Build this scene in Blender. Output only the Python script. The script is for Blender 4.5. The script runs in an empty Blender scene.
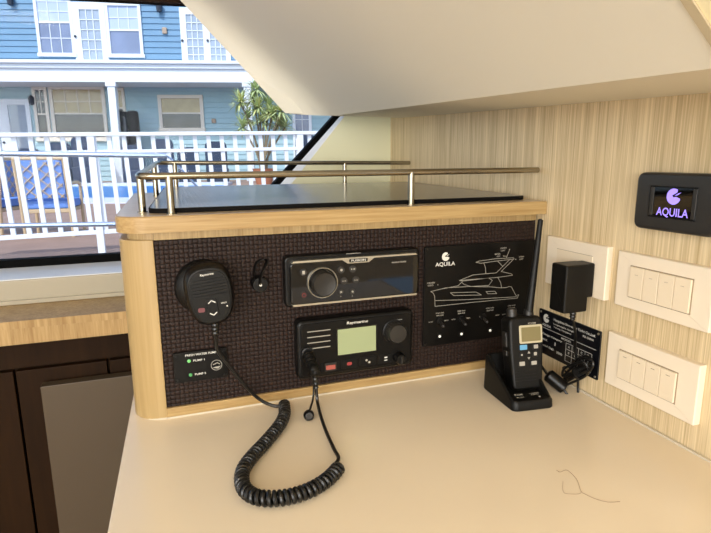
import bpy, bmesh, math, random
from mathutils import Vector, Matrix, Quaternion
random.seed(7)
V=Vector; PI=math.pi
scn=bpy.context.scene; COL=scn.collection
# ------------------------------------------------------------------ camera (solved from the room's right angles)
YAW,PITCH,ROLL,F=0.339806,0.198497,-0.007266,534.0
cy,sy,cp,sp=math.cos(YAW),math.sin(YAW),math.cos(PITCH),math.sin(PITCH)
fw=V((sy*cp,cy*cp,-sp)); r0=V((cy,-sy,0)); u0=r0.cross(fw)
cr,sr=math.cos(ROLL),math.sin(ROLL)
RT=cr*r0+sr*u0; UP=-sr*r0+cr*u0
CAM=V((-0.52542353,-0.66445778,0.31722718))
def ray(x,y): return fw+RT*((x-355.5)/F)+UP*((266.5-y)/F)
def onp(x,y,ax,v):
    d=ray(x,y); return CAM+d*((v-CAM[ax])/d[ax])
cd=bpy.data.cameras.new('camera'); cam=bpy.data.objects.new('camera',cd); COL.objects.link(cam)
cam.matrix_world=Matrix(((RT.x,UP.x,-fw.x,CAM.x),(RT.y,UP.y,-fw.y,CAM.y),(RT.z,UP.z,-fw.z,CAM.z),(0,0,0,1)))
cd.sensor_fit='HORIZONTAL'; cd.sensor_width=36; cd.lens=F*36/711; cd.clip_start=.01; cd.clip_end=500
scn.camera=cam

# ------------------------------------------------------------------ materials
def lin(c):
    return tuple(((x/255)/12.92 if x/255<=.04045 else (((x/255)+.055)/1.055)**2.4) for x in c)
def mat(name,rgb,rough=.5,metal=0,spec=.5,coat=0,emis=None,es=1,noise=0,nscale=200,bump=0,bscale=800):
    m=bpy.data.materials.new(name); m.use_nodes=True; n=m.node_tree.nodes; l=m.node_tree.links
    b=n['Principled BSDF']; c=lin(rgb)+(1,)
    b.inputs['Base Color'].default_value=c; b.inputs['Roughness'].default_value=rough; b.inputs['Metallic'].default_value=metal
    b.inputs['Specular IOR Level'].default_value=spec; b.inputs['Coat Weight'].default_value=coat; b.inputs['Coat Roughness'].default_value=.08
    if emis: b.inputs['Emission Color'].default_value=lin(emis)+(1,); b.inputs['Emission Strength'].default_value=es
    tc=n.new('ShaderNodeTexCoord')
    if noise:
        t=n.new('ShaderNodeTexNoise'); t.inputs['Scale'].default_value=nscale; t.inputs['Detail'].default_value=4
        l.new(tc.outputs['Object'],t.inputs['Vector'])
        mx=n.new('ShaderNodeMix'); mx.data_type='RGBA'; l.new(t.outputs['Fac'],mx.inputs['Factor'])
        mx.inputs[6].default_value=tuple(x*(1-noise) for x in c[:3])+(1,); mx.inputs[7].default_value=tuple(min(1,x*(1+noise)) for x in c[:3])+(1,)
        l.new(mx.outputs[2],b.inputs['Base Color'])
    if bump:
        t=n.new('ShaderNodeTexNoise'); t.inputs['Scale'].default_value=bscale; l.new(tc.outputs['Object'],t.inputs['Vector'])
        bp=n.new('ShaderNodeBump'); bp.inputs['Strength'].default_value=bump; bp.inputs['Distance'].default_value=.0005
        l.new(t.outputs['Fac'],bp.inputs['Height']); l.new(bp.outputs['Normal'],b.inputs['Normal'])
    return m
def wood(name,light,dark,mp,rough=.42,coat=.1,contrast=(.36,.64),fine=.5,spec=.4):
    m=bpy.data.materials.new(name); m.use_nodes=True; n=m.node_tree.nodes; l=m.node_tree.links; b=n['Principled BSDF']
    tc=n.new('ShaderNodeTexCoord')
    def nz(scale,detail,dist):
        mpn=n.new('ShaderNodeMapping'); mpn.inputs['Scale'].default_value=scale; l.new(tc.outputs['Object'],mpn.inputs['Vector'])
        t=n.new('ShaderNodeTexNoise'); t.inputs['Scale'].default_value=1; t.inputs['Detail'].default_value=detail; t.inputs['Distortion'].default_value=dist
        l.new(mpn.outputs['Vector'],t.inputs['Vector']); return t
    a=nz(mp,3,.15); c=nz(tuple(x*.22 for x in mp),2,.3); d=nz(tuple(x*3 for x in mp),2,0)
    add=n.new('ShaderNodeMath'); add.operation='MULTIPLY_ADD'; l.new(c.outputs['Fac'],add.inputs[0]); add.inputs[1].default_value=.6; l.new(a.outputs['Fac'],add.inputs[2])
    add2=n.new('ShaderNodeMath'); add2.operation='MULTIPLY_ADD'; l.new(d.outputs['Fac'],add2.inputs[0]); add2.inputs[1].default_value=fine; l.new(add.outputs[0],add2.inputs[2])
    s=n.new('ShaderNodeMath'); s.operation='DIVIDE'; l.new(add2.outputs[0],s.inputs[0]); s.inputs[1].default_value=1.6+fine
    r=n.new('ShaderNodeValToRGB'); r.color_ramp.elements[0].position=contrast[0]; r.color_ramp.elements[1].position=contrast[1]
    r.color_ramp.elements[0].color=lin(dark)+(1,); r.color_ramp.elements[1].color=lin(light)+(1,)
    l.new(s.outputs[0],r.inputs['Fac']); l.new(r.outputs['Color'],b.inputs['Base Color'])
    bp=n.new('ShaderNodeBump'); bp.inputs['Strength'].default_value=.15; bp.inputs['Distance'].default_value=.0006
    l.new(s.outputs[0],bp.inputs['Height']); l.new(bp.outputs['Normal'],b.inputs['Normal'])
    b.inputs['Roughness'].default_value=rough; b.inputs['Coat Weight'].default_value=coat; b.inputs['Coat Roughness'].default_value=.2; b.inputs['Specular IOR Level'].default_value=spec
    return m
def weave(name,rgb,rgb2,cell,axes,rough=.45,strength=1.0,spec=.5,dist=.0012,coat=0):
    m=bpy.data.materials.new(name); m.use_nodes=True; n=m.node_tree.nodes; l=m.node_tree.links; b=n['Principled BSDF']
    tc=n.new('ShaderNodeTexCoord'); sx=n.new('ShaderNodeSeparateXYZ'); l.new(tc.outputs['Object'],sx.inputs[0])
    def M(op,*a):
        q=n.new('ShaderNodeMath'); q.operation=op
        for i,x in enumerate(a):
            if isinstance(x,(int,float)): q.inputs[i].default_value=x
            else: l.new(x,q.inputs[i])
        return q.outputs[0]
    u=M('DIVIDE',sx.outputs[axes[0]],cell); v=M('DIVIDE',sx.outputs[axes[1]],cell)
    ck=M('FLOORED_MODULO',M('ADD',M('FLOOR',u),M('FLOOR',v)),2.0)
    su=M('ABSOLUTE',M('SINE',M('MULTIPLY',u,PI))); sv=M('ABSOLUTE',M('SINE',M('MULTIPLY',v,PI)))
    h1=M('MULTIPLY',M('POWER',su,.7),M('POWER',sv,.25)); h2=M('MULTIPLY',M('POWER',sv,.7),M('POWER',su,.25))
    h=M('ADD',M('MULTIPLY',h1,ck),M('MULTIPLY',h2,M('SUBTRACT',1.0,ck)))
    mx=n.new('ShaderNodeMix'); mx.data_type='RGBA'; l.new(h,mx.inputs['Factor']); mx.inputs[6].default_value=lin(rgb2)+(1,); mx.inputs[7].default_value=lin(rgb)+(1,)
    l.new(mx.outputs[2],b.inputs['Base Color'])
    bp=n.new('ShaderNodeBump'); bp.inputs['Strength'].default_value=strength; bp.inputs['Distance'].default_value=dist
    l.new(h,bp.inputs['Height']); l.new(bp.outputs['Normal'],b.inputs['Normal'])
    b.inputs['Roughness'].default_value=rough; b.inputs['Specular IOR Level'].default_value=spec; b.inputs['Coat Weight'].default_value=coat; b.inputs['Coat Roughness'].default_value=.18
    return m
M_={}
M_['wallwood']=wood('oak_wall',(234,214,176),(184,160,118),(110,520,7),rough=.5,contrast=(.36,.62),fine=.3)
M_['edgewood']=wood('oak_edge',(184,156,106),(156,124,76),(10,200,260),rough=.4)
M_['postwood']=wood('oak_post',(178,152,106),(160,134,88),(190,190,5),rough=.38,fine=.3)
M_['topwood']=wood('oak_top',(214,192,160),(188,164,130),(10,220,220),rough=.3,coat=.35)
M_['friezewood']=wood('oak_frieze',(186,160,112),(150,122,76),(320,320,14),rough=.45)
M_['sillwood']=wood('oak_sill',(186,156,106),(150,118,70),(230,230,12),rough=.45)
M_['darkwood']=wood('dark_cabinet_wood',(44,26,8),(34,19,5),(60,60,5),rough=.6,coat=0,spec=.12)
M_['floorwood']=wood('cabin_floor',(190,160,124),(160,128,92),(10,120,120),rough=.5)
M_['counter']=mat('countertop_solid_surface',(236,220,194),.22,spec=.5,noise=.025,nscale=14)
M_['caulk']=mat('white_caulk',(206,196,176),.5)
M_['soffit']=mat('cream_vinyl',(230,225,210),.55,bump=.12,bscale=500)
M_['soffit_edge']=mat('cream_vinyl_edge',(196,182,152),.5)
M_['pillar']=mat('cream_moulding',(228,226,192),.5)
M_['lit_lining']=mat('lamplit_yellow_lining',(250,240,200),.5)  # lamplight on the cream panel put into a brighter yellow colour
M_['roomwall']=mat('white_cabin_lining',(232,230,224),.6)
M_['gelcoat']=mat('white_gelcoat',(236,238,240),.25)
M_['creamface']=mat('cream_sill',(168,158,136),.4)
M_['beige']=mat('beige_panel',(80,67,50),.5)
M_['gasket']=mat('black_rubber',(5,5,5),.8,spec=.1)
M_['steel']=mat('polished_steel',(158,150,132),.2,metal=1)
M_['panel']=weave('brown_woven_panel',(46,32,27),(18,12,10),.0056,(0,2),rough=.5,strength=.7,spec=.2,dist=.0012)
M_['mat']=weave('woven_tray_mat',(60,56,58),(26,24,27),.0058,(0,1),rough=.34,strength=.6,spec=.9,dist=.0008,coat=.8)
M_['matedge']=mat('mat_edge',(12,10,9),.7,spec=.1)
M_['black']=mat('black_plastic',(12,11,10),.33,spec=.28,bump=.08,bscale=2500)
M_['blacksoft']=mat('black_rubberised_plastic',(13,12,10),.42,spec=.25,bump=.1,bscale=2500)
M_['cord']=mat('black_cord',(16,15,14),.32)
M_['gloss']=mat('gloss_black',(8,7,6),.04,spec=.6)
M_['plate']=mat('engraved_black_plate',(13,11,9),.35,spec=.2)
M_['grey']=mat('dark_grey_plastic',(34,31,28),.4)
M_['knob']=mat('grey_knob',(40,37,33),.35)
M_['silver']=mat('satin_silver',(205,198,180),.28,metal=.9)
M_['ltgrey']=mat('light_grey_print',(168,163,152),.5)
M_['white']=mat('white_print',(222,220,212),.5)
M_['dimwhite']=mat('engraved_line',(165,160,148),.5)
M_['red']=mat('red_print',(150,52,54),.5)
M_['redflap']=mat('red_flap',(168,84,74),.4)
M_['blue']=mat('blue_key',(96,160,200),.4)
M_['green']=mat('green_led',(110,190,110),.4,emis=(110,200,110),es=.25)
M_['green2']=mat('green_led_dim',(70,140,80),.4,emis=(70,150,80),es=.3)
M_['ledwhite']=mat('white_led',(235,232,220),.4,emis=(240,235,220),es=.4)
M_['lcd']=mat('green_lcd',(150,158,120),.35,spec=.2,emis=(180,194,140),es=.10)
M_['lcd2']=mat('beige_lcd',(122,112,78),.35,spec=.2,emis=(180,160,100),es=.06)
M_['lcdframe']=mat('lcd_frame',(190,180,150),.4)
M_['violet']=mat('violet_screen_text',(150,130,235),.4,emis=(150,130,245),es=.9)
M_['ivory']=mat('ivory_plastic',(240,226,204),.35)
M_['ivory2']=mat('ivory_key',(236,220,194),.35)
M_['seam']=mat('tan_seam',(160,142,116),.6)  # tan for key seams, insert edge and key marks
M_['devblack']=mat('satin_black_bezel',(42,40,38),.32)
# exterior
M_['siding']=mat('blue_siding',(102,142,172),.6,noise=.06,nscale=3)
M_['siding2']=mat('porch_blue_siding',(162,192,200),.6,noise=.06,nscale=3)
M_['housewhite']=mat('white_paint',(220,226,232),.5)
M_['trimcream']=mat('cream_window_trim',(222,214,200),.5)
M_['hglass']=mat('house_glass',(112,126,156),.08,spec=.8,noise=.4,nscale=1.2)
M_['hglasswarm']=mat('house_glass_warm',(176,160,122),.12,spec=.6,noise=.3,nscale=2.5)
M_['hglassdark']=mat('house_glass_dark',(80,86,92),.08,spec=.8,noise=.3,nscale=2)
M_['hglasslight']=mat('house_glass_light',(150,164,180),.1,spec=.8,noise=.25,nscale=2)
M_['curtain']=mat('pale_blind',(176,192,224),.6)
M_['fence']=mat('white_fence',(226,232,238),.4)
M_['added_water']=mat('unseen_water',(150,176,196),.2)
M_['pavers']=mat('brick_pavers',(156,128,112),.7,noise=.22,nscale=4)
M_['pool']=mat('pool_water',(40,120,190),.35,spec=.3,noise=.15,nscale=3)
M_['coping']=mat('pool_coping',(206,210,222),.6)
M_['bluefab']=mat('blue_fabric',(104,144,216),.7,noise=.1,nscale=30)
M_['tan']=mat('tan_wicker',(196,172,138),.6)
M_['canis']=mat('black_canister',(12,16,24),.5,spec=.2)
M_['navy']=mat('navy_cover',(48,62,84),.6,noise=.2,nscale=6)
M_['boatrail']=mat('bluish_steel_rail',(190,204,226),.25,metal=.7)
M_['leaf']=mat('palm_leaf',(178,192,136),.5,noise=.35,nscale=9)
M_['leafy']=mat('palm_leaf_yellow',(190,190,120),.5,noise=.2,nscale=9)
M_['bark']=mat('palm_stem',(130,116,92),.7)
M_['terracotta']=mat('terracotta_pot',(170,110,80),.7)
M_['lantern']=mat('lantern_metal',(44,52,66),.5)
M_['vent']=mat('tan_vent',(170,150,130),.6)
M_['lamp']=mat('added_lamp_diffuser',(255,240,215),.5,emis=(255,228,190),es=6)
def glassmat():
    m=bpy.data.materials.new('clear_pane'); m.use_nodes=True; n=m.node_tree.nodes; l=m.node_tree.links
    for x in list(n): n.remove(x)
    o=n.new('ShaderNodeOutputMaterial'); mx=n.new('ShaderNodeMixShader'); t=n.new('ShaderNodeBsdfTransparent'); g=n.new('ShaderNodeBsdfGlossy')
    g.inputs['Roughness'].default_value=.02; fr=n.new('ShaderNodeFresnel'); fr.inputs['IOR'].default_value=1.10
    t.inputs['Color'].default_value=(.94,.97,1,1)
    l.new(fr.outputs[0],mx.inputs[0]); l.new(t.outputs[0],mx.inputs[1]); l.new(g.outputs[0],mx.inputs[2]); l.new(mx.outputs[0],o.inputs[0]); return m
M_['pane']=glassmat()

# ------------------------------------------------------------------ helpers
class Fr:
    def __init__(s,o,X,Y):
        s.o=V(o); s.X=V(X).normalized(); Y=V(Y); s.Y=(Y-s.X*Y.dot(s.X)).normalized(); s.Z=s.X.cross(s.Y)
    def mtx(s):
        return Matrix(((s.X.x,s.Y.x,s.Z.x,s.o.x),(s.X.y,s.Y.y,s.Z.y,s.o.y),(s.X.z,s.Y.z,s.Z.z,s.o.z),(0,0,0,1)))
    def px(s,x,y,w=0):            # where a line of sight meets this real plane, in its own coordinates
        d=ray(x,y); t=((s.o+s.Z*w-CAM).dot(s.Z))/d.dot(s.Z); P=CAM+d*t-s.o
        return (P.dot(s.X),P.dot(s.Y))
    def at(s,u,v,w=0): return s.o+s.X*u+s.Y*v+s.Z*w
def panel_frame(x,y,w=0):         # on the fascia: X right, Y up, Z towards the room
    f=Fr((0,0,0),(1,0,0),(0,0,1)); u,v=f.px(x,y,w); return Fr((u,0,v),(1,0,0),(0,0,1))
def wall_frame(x,y,w=0):
    f=Fr((0,0,0),(0,-1,0),(0,0,1)); u,v=f.px(x,y,w); return Fr((0,-u,v),(0,-1,0),(0,0,1))
def empty(name,label,cat,fr=None,group=None,loc=None):
    o=bpy.data.objects.new(name,None); COL.objects.link(o); o.empty_display_size=.02
    if fr is not None: o.matrix_world=fr.mtx()
    if loc is not None: o.location=loc
    o['label']=label; o['category']=cat
    if group: o['group']=group
    return o
def obj(name,bm,m,parent=None,kind=None,label=None,cat=None,group=None,smooth=True,ang=40,fr=None):
    ly=bm.faces.layers.int.get('piece')
    if ly and parent:
        ids=sorted({f[ly] for f in bm.faces}); last=None
        for k in ids:
            b=bm.copy(); l2=b.faces.layers.int.get('piece'); bmesh.ops.delete(b,geom=[f for f in b.faces if f[l2]!=k],context='FACES'); b.faces.layers.int.remove(b.faces.layers.int.get('piece'))
            last=obj_(name,b,m,parent,None,label,None,None,smooth)
        bm.free(); return last
    return obj_(name,bm,m,parent,kind,label,cat,group,smooth,ang,fr)
def obj_(name,bm,m,parent=None,kind=None,label=None,cat=None,group=None,smooth=True,ang=40,fr=None):
    bmesh.ops.recalc_face_normals(bm,faces=bm.faces)
    if smooth:
        for f in bm.faces: f.smooth=True
        for e in bm.edges:
            if len(e.link_faces)==2 and e.calc_face_angle(0)>math.radians(ang): e.smooth=False
    me=bpy.data.meshes.new(name); bm.to_mesh(me); bm.free()
    me.materials.append(M_[m] if isinstance(m,str) else m)
    o=bpy.data.objects.new(name,me); COL.objects.link(o)
    if smooth:
        wn=o.modifiers.new('wn','WEIGHTED_NORMAL'); wn.keep_sharp=True; wn.weight=80
    if parent: o.parent=parent
    if fr is not None: o.matrix_world=fr.mtx()
    if kind: o['kind']=kind
    if label: o['label']=label
    if cat: o['category']=cat
    if group: o['group']=group
    return o
def B(): return bmesh.new()
def box(bm,x0,x1,y0,y1,z0,z1,bev=0):
    vs=[bm.verts.new((x,y,z)) for x in (x0,x1) for y in (y0,y1) for z in (z0,z1)]
    fs=[bm.faces.new([vs[i] for i in q]) for q in ((0,1,3,2),(4,6,7,5),(0,4,5,1),(2,3,7,6),(0,2,6,4),(1,5,7,3))]
    if bev:
        es=list({e for f in fs for e in f.edges}); bmesh.ops.bevel(bm,geom=es,offset=bev,segments=2,affect='EDGES',profile=.5)
    return bm
def area(p): return sum(p[i][0]*p[(i+1)%len(p)][1]-p[(i+1)%len(p)][0]*p[i][1] for i in range(len(p)))/2
def inset(p,d):
    n=len(p); out=[]
    for i in range(n):
        a=V(p[i-1]);b=V(p[i]);c=V(p[(i+1)%n]); e1=(b-a); e2=(c-b)
        if e1.length<1e-9: e1=e2
        if e2.length<1e-9: e2=e1
        e1.normalize(); e2.normalize(); n1=V((-e1.y,e1.x)); n2=V((-e2.y,e2.x)); m=n1+n2
        if m.length<1e-6: m=n1
        m.normalize(); k=max(.4,m.dot(n1)); out.append(tuple(b+m*(d/k)))
    return out
def slab(bm,pts,z0,z1,bev=0,seg=3):
    pts=[tuple(p[:2]) for p in pts]
    if area(pts)<0: pts=pts[::-1]
    rings=[[bm.verts.new((p[0],p[1],z0)) for p in pts]]
    if bev:
        for k in range(seg+1):
            a=k/seg*PI/2; q=inset(pts,bev*(1-math.cos(a))); rings.append([bm.verts.new((p[0],p[1],z1-bev+bev*math.sin(a))) for p in q])
    else: rings.append([bm.verts.new((p[0],p[1],z1)) for p in pts])
    n=len(pts)
    for a,b in zip(rings,rings[1:]):
        for i in range(n): bm.faces.new((a[i],a[(i+1)%n],b[(i+1)%n],b[i]))
    bm.faces.new(rings[0][::-1]); bm.faces.new(rings[-1]); return bm
def rpoly(pts,r,n=5):
    pts=[V(p[:2]) for p in pts]
    if not isinstance(r,(list,tuple)): r=[r]*len(pts)
    out=[]
    for i,b in enumerate(pts):
        a=pts[i-1]; c=pts[(i+1)%len(pts)]; e1=(a-b).normalized(); e2=(c-b).normalized(); rr=r[i]
        if rr<=0: out.append(tuple(b)); continue
        ang=e1.angle(e2); t=min(rr/math.tan(ang/2),(a-b).length*.49,(c-b).length*.49); 
        p0=b+e1*t; p1=b+e2*t
        for k in range(n+1):
            s=k/n; out.append(tuple(p0*(1-s)**2+b*2*s*(1-s)*.98+b*0.02*2*s*(1-s)+p1*s*s))
    return out
def rrect(cx,cy,w,h,r=0): 
    p=[(cx-w/2,cy-h/2),(cx+w/2,cy-h/2),(cx+w/2,cy+h/2),(cx-w/2,cy+h/2)]
    return rpoly(p,r) if r else p
def circ(cx,cy,r,n=24,ry=None): return [(cx+r*math.cos(2*PI*k/n),cy+(ry or r)*math.sin(2*PI*k/n)) for k in range(n)]
def lathe(bm,prof,c=(0,0,0),ax=(0,0,1),n=28):
    q=V((0,0,1)).rotation_difference(V(ax).normalized()); c=V(c); rings=[]
    for r,z in prof:
        if r<1e-7: rings.append([bm.verts.new(c+q@V((0,0,z)))])
        else: rings.append([bm.verts.new(c+q@V((r*math.cos(2*PI*k/n),r*math.sin(2*PI*k/n),z))) for k in range(n)])
    for a,b in zip(rings,rings[1:]):
        for k in range(n):
            f=[a[k%len(a)],a[(k+1)%len(a)],b[(k+1)%len(b)],b[k%len(b)]]
            f=list(dict.fromkeys(f))
            if len(f)>2: bm.faces.new(f)
    for R in (rings[0],rings[-1]):
        if len(R)>2: bm.faces.new(R)
    return bm
def smoothpath(pts,sub=8):
    P=[V(p) for p in pts]; out=[]
    for i in range(len(P)-1):
        p0=P[max(0,i-1)];p1=P[i];p2=P[i+1];p3=P[min(len(P)-1,i+2)]
        for k in range(sub):
            t=k/sub; out.append(.5*((2*p1)+(p2-p0)*t+(2*p0-5*p1+4*p2-p3)*t*t+(3*p1-p0-3*p2+p3)*t**3))
    out.append(P[-1]); return out
def tube(bm,pts,r,n=8,closed=False):
    P=[V(p) for p in pts]; m=len(P); rings=[]
    rr=r if isinstance(r,(list,tuple)) else [r]*m
    t0=((P[1]-P[0]) if not closed else (P[1]-P[-1])).normalized(); nr=t0.orthogonal().normalized()
    for i in range(m):
        if closed: t=(P[(i+1)%m]-P[i-1]).normalized()
        else: t=(P[min(m-1,i+1)]-P[max(0,i-1)]).normalized()
        q=t0.rotation_difference(t); nr=(q@nr); nr=(nr-t*nr.dot(t)).normalized(); t0=t; bn=t.cross(nr)
        rings.append([bm.verts.new(P[i]+(nr*math.cos(2*PI*k/n)+bn*math.sin(2*PI*k/n))*rr[i]) for k in range(n)])
    for i in range(m if closed else m-1):
        a=rings[i]; b=rings[(i+1)%m]
        for k in range(n): bm.faces.new((a[k],a[(k+1)%n],b[(k+1)%n],b[k]))
    if not closed: bm.faces.new(rings[0][::-1]); bm.faces.new(rings[-1])
    return bm
def line(bm,pts,w,h,z=0):        # a thin raised stroke on a plane z
    for a,b in zip(pts,pts[1:]):
        a=V(a[:2]);b=V(b[:2]); d=b-a
        if d.length<1e-7: continue
        d.normalize(); nn=V((-d.y,d.x))*w/2; a=a-d*w*.3; b=b+d*w*.3
        q=[a-nn,b-nn,b+nn,a+nn]; slab(bm,[tuple(x) for x in q],z,z+h)
_tc={}
def text_into(bm,s,x,y,w,h,z,skew=0,rot=0):   # lettering fitted into a w by h box centred on x, y
    if s not in _tc:
        c=bpy.data.curves.new('t','FONT'); c.body=s; c.size=1; c.offset=.012; c.resolution_u=3; c.extrude=0
        o=bpy.data.objects.new('t',c); COL.objects.link(o); bpy.context.view_layer.update()
        me=bpy.data.meshes.new_from_object(o); _tc[s]=([v.co.copy() for v in me.vertices],[tuple(p.vertices) for p in me.polygons])
        bpy.data.objects.remove(o); bpy.data.meshes.remove(me)
    ly=bm.faces.layers.int.get('piece') or bm.faces.layers.int.new('piece')
    _tc['#']=_tc.get('#',0)+1
    vs,fs=_tc[s]; x0=min(v.x for v in vs);x1=max(v.x for v in vs);y0=min(v.y for v in vs);y1=max(v.y for v in vs)
    nv=[]
    for v in vs:
        a=((v.x-x0)/(x1-x0)-.5)*w; b=((v.y-y0)/(y1-y0)-.5)*h; a+=b*skew
        nv.append(bm.verts.new((x+a*math.cos(rot)-b*math.sin(rot),y+a*math.sin(rot)+b*math.cos(rot),z)))
    for f in fs:
        try: bm.faces.new([nv[i] for i in f])[ly]=_tc['#']
        except ValueError: pass
def struct(name,bm,m,**k): return obj(name,bm,m,kind='structure',**k)
def emblem(bm,cx,cy,r,z):        # round mark with a curved wing cut into it
    n=26
    pts=circ(cx,cy,r,n); 
    # crescent body
    out=[(cx+r*math.cos(a),cy+r*math.sin(a)) for a in [math.radians(60+ (340-60-0)*k/24) for k in range(25)]]
    inn=[(cx+r*.95*math.cos(math.radians(-20)),cy-r*.2),(cx+r*.35,cy-r*.02),(cx+.0*r,cy-.1*r),(cx-.25*r,cy+.12*r),(cx+.05*r,cy+.3*r),(cx+.45*r,cy+.55*r)]
    vs=[bm.verts.new((p[0],p[1],z)) for p in out+inn]; bm.faces.new(vs)
    w=[(cx+.1*r,cy+.12*r),(cx+.55*r,cy+.2*r),(cx+.98*r,cy+.55*r),(cx+.6*r,cy+.42*r)]
    bm.faces.new([bm.verts.new((p[0],p[1],z)) for p in w])

# ================================================================== THE CABIN
WY=.62   # window line
# right wall
bm=B(); box(bm,0,.03,-.46,.56,-.95,1.05); struct('wall_right',bm,'wallwood')
bm=B(); box(bm,.03,1.6,-.46,-.43,-.95,1.05); struct('wall_right_return',bm,'wallwood')
bm=B(); box(bm,1.6,1.63,-2.6,-.43,-.95,1.05); struct('wall_far_right',bm,'roomwall')
bm=B(); box(bm,-2.9,1.63,-2.6,1.0,-.98,-.95); struct('floor',bm,'floorwood')
bm=B(); box(bm,-2.9,1.63,-2.63,.60,1.05,1.09); struct('ceiling',bm,'roomwall')
# back wall with a wide opening; low right gap added for the stereo's reflection
bm=B(); box(bm,-2.9,1.63,-2.66,-2.6,-.95,-.80); box(bm,-2.9,1.63,-2.66,-2.6,.85,1.05); box(bm,-2.9,.70,-2.66,-2.6,-.80,.06); box(bm,.70,1.63,-2.66,-2.6,-.47,.06); box(bm,1.10,1.63,-2.66,-2.6,-.80,-.47); box(bm,-2.9,-2.75,-2.66,-2.6,.06,.85); box(bm,1.5,1.63,-2.66,-2.6,.06,.85)
struct('wall_back',bm,'roomwall')
bm=B(); box(bm,-2.96,-2.9,-2.6,.6,-.95,.05); box(bm,-2.96,-2.9,-2.6,.6,.8,1.05); box(bm,-2.96,-2.9,-2.6,-1.5,.05,.8); box(bm,-2.96,-2.9,-.1,.6,.05,.8)
struct('wall_left',bm,'roomwall')
# front wall below the window, with sill
bm=B(); box(bm,-2.9,.0,WY-.01,WY+.10,-.95,.0975); struct('wall_front',bm,'gelcoat')
bm=B(); box(bm,-2.9,.0,.475,WY-.01,.045,.0975,.003); box(bm,-2.9,-.0,.468,.475,.052,.060,.001)
sill=struct('trim_1',bm,'creamface')
bm=B(); box(bm,-2.9,-.0,.478,WY-.011,.0976,.0990); struct('trim_2',bm,'gelcoat')
bm=B(); box(bm,-2.9,-.0,.35,.474,.044,.0515,.001); box(bm,-2.9,0,.352,.37,.009,.044); box(bm,-2.9,0,.349,.352,.038,.0515)
struct('trim_3',bm,'sillwood')
# window: gasket, pane
def ext_quad_y(bm,pts,y0,y1):
    f=Fr((0,0,0),(1,0,0),(0,0,1)); slab(bm,[(p[0],p[1]) for p in pts],-y1,-y0)
def f_y(bm):  # turn slab coordinates (x, z, -y) into world
    for v in bm.verts: v.co=V((v.co.x,-v.co.z,v.co.y))
gT=onp(335,118,1,WY); gB=onp(277,183,1,WY); d=(gT-gB).normalized()
gTop=gT+d*.12; gBot=gB-d*((gB.z-.105)/d.z)
win=empty('window_1','','',loc=(0,WY,.1)); del win['label']; del win['category']; win['kind']='structure'
nn=V((d.z,0,-d.x))
bm=B(); a=gTop+nn*.011;b=gTop-nn*.006;c=gBot-nn*.006;e=gBot+nn*.011
slab(bm,[(p.x,p.z) for p in (a,b,c,e)],-WY-.02,-WY+.004)
slab(bm,[(-2.9,.096),(gBot.x+.02,.096),(gBot.x+.02,.1145),(-2.9,.1145)],-WY-.02,-WY+.004)
f_y(bm)
for v in bm.verts: v.co-=V((0,WY,.1))
obj('gasket',bm,'gasket',win,smooth=False)
bm=B(); slab(bm,[(-2.9,.10),(gBot.x,.10),(gTop.x,gTop.z),(gTop.x,.80),(-2.9,.80)],-WY-.012,-WY-.008); f_y(bm)
for v in bm.verts: v.co-=V((0,WY,.1))
obj('pane',bm,'pane',win,smooth=False)
# header over the window: dark band that drops to the right, dark wood lip
h0=onp(70,0,1,.60); h1=onp(182,6,1,.60); hd=(h1-h0)
q0=h0-hd*6; q1=h1+hd*3
for q in (q0,q1): q.z+=.006
bm=B(); slab(bm,[(q0.x,q0.z),(q1.x,q1.z),(q1.x,1.05),(q0.x,1.05)],-.612,-.60); f_y(bm); struct('trim_4',bm,'darkwood')
bm=B(); slab(bm,[(q0.x,q0.z-.001),(q1.x,q1.z-.001),(q1.x,q1.z+.05),(q0.x,q0.z+.05)],-.625,-.613); f_y(bm); struct('trim_5',bm,'gasket')
# pillar between the slanting window edge and the oak wall
fP=Fr((0,.56,0),(1,0,0),(0,0,1))
pr=[fP.px(343.5,118),fP.px(292.8,182.5)]; s=(V(pr[0])-V(pr[1])); s/=s.y
top=V(pr[0])+s*.10; bot=V(pr[1])-s*(pr[1][1]-.09)
g0=(gBot+nn*.010); g1=(gTop+nn*.010); gs=(g1-g0)/(g1.z-g0.z)
def gx(z): return (g0+gs*(z-g0.z)).x
bm=B(); fv=[(top.x,.56,top.y),(bot.x,.56,bot.y),(.03,.56,bot.y),(.03,.56,top.y)]; bv=[(gx(top.y),WY,top.y),(gx(bot.y),WY,bot.y),(.03,WY,bot.y),(.03,WY,top.y)]
A=[bm.verts.new(p) for p in fv]; Bv=[bm.verts.new(p) for p in bv]
bm.faces.new(A); bm.faces.new(Bv[::-1])
for i in range(4): bm.faces.new((A[i],A[(i+1)%4],Bv[(i+1)%4],Bv[i]))
struct('trim_6',bm,'pillar',smooth=False)
bm=B(); e=.0015
R=[bm.verts.new(p) for p in ((top.x-e,.561,top.y),(bot.x-e,.561,bot.y),(gx(bot.y)-e,WY,bot.y),(gx(top.y)-e,WY,top.y))]
R2=[bm.verts.new(v.co+V((.0012,0,0))) for v in R]
bm.faces.new(R); bm.faces.new(R2[::-1])
for i in range(4): bm.faces.new((R[i],R[(i+1)%4],R2[(i+1)%4],R2[i]))
struct('trim_7',bm,'gelcoat',smooth=False)
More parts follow.
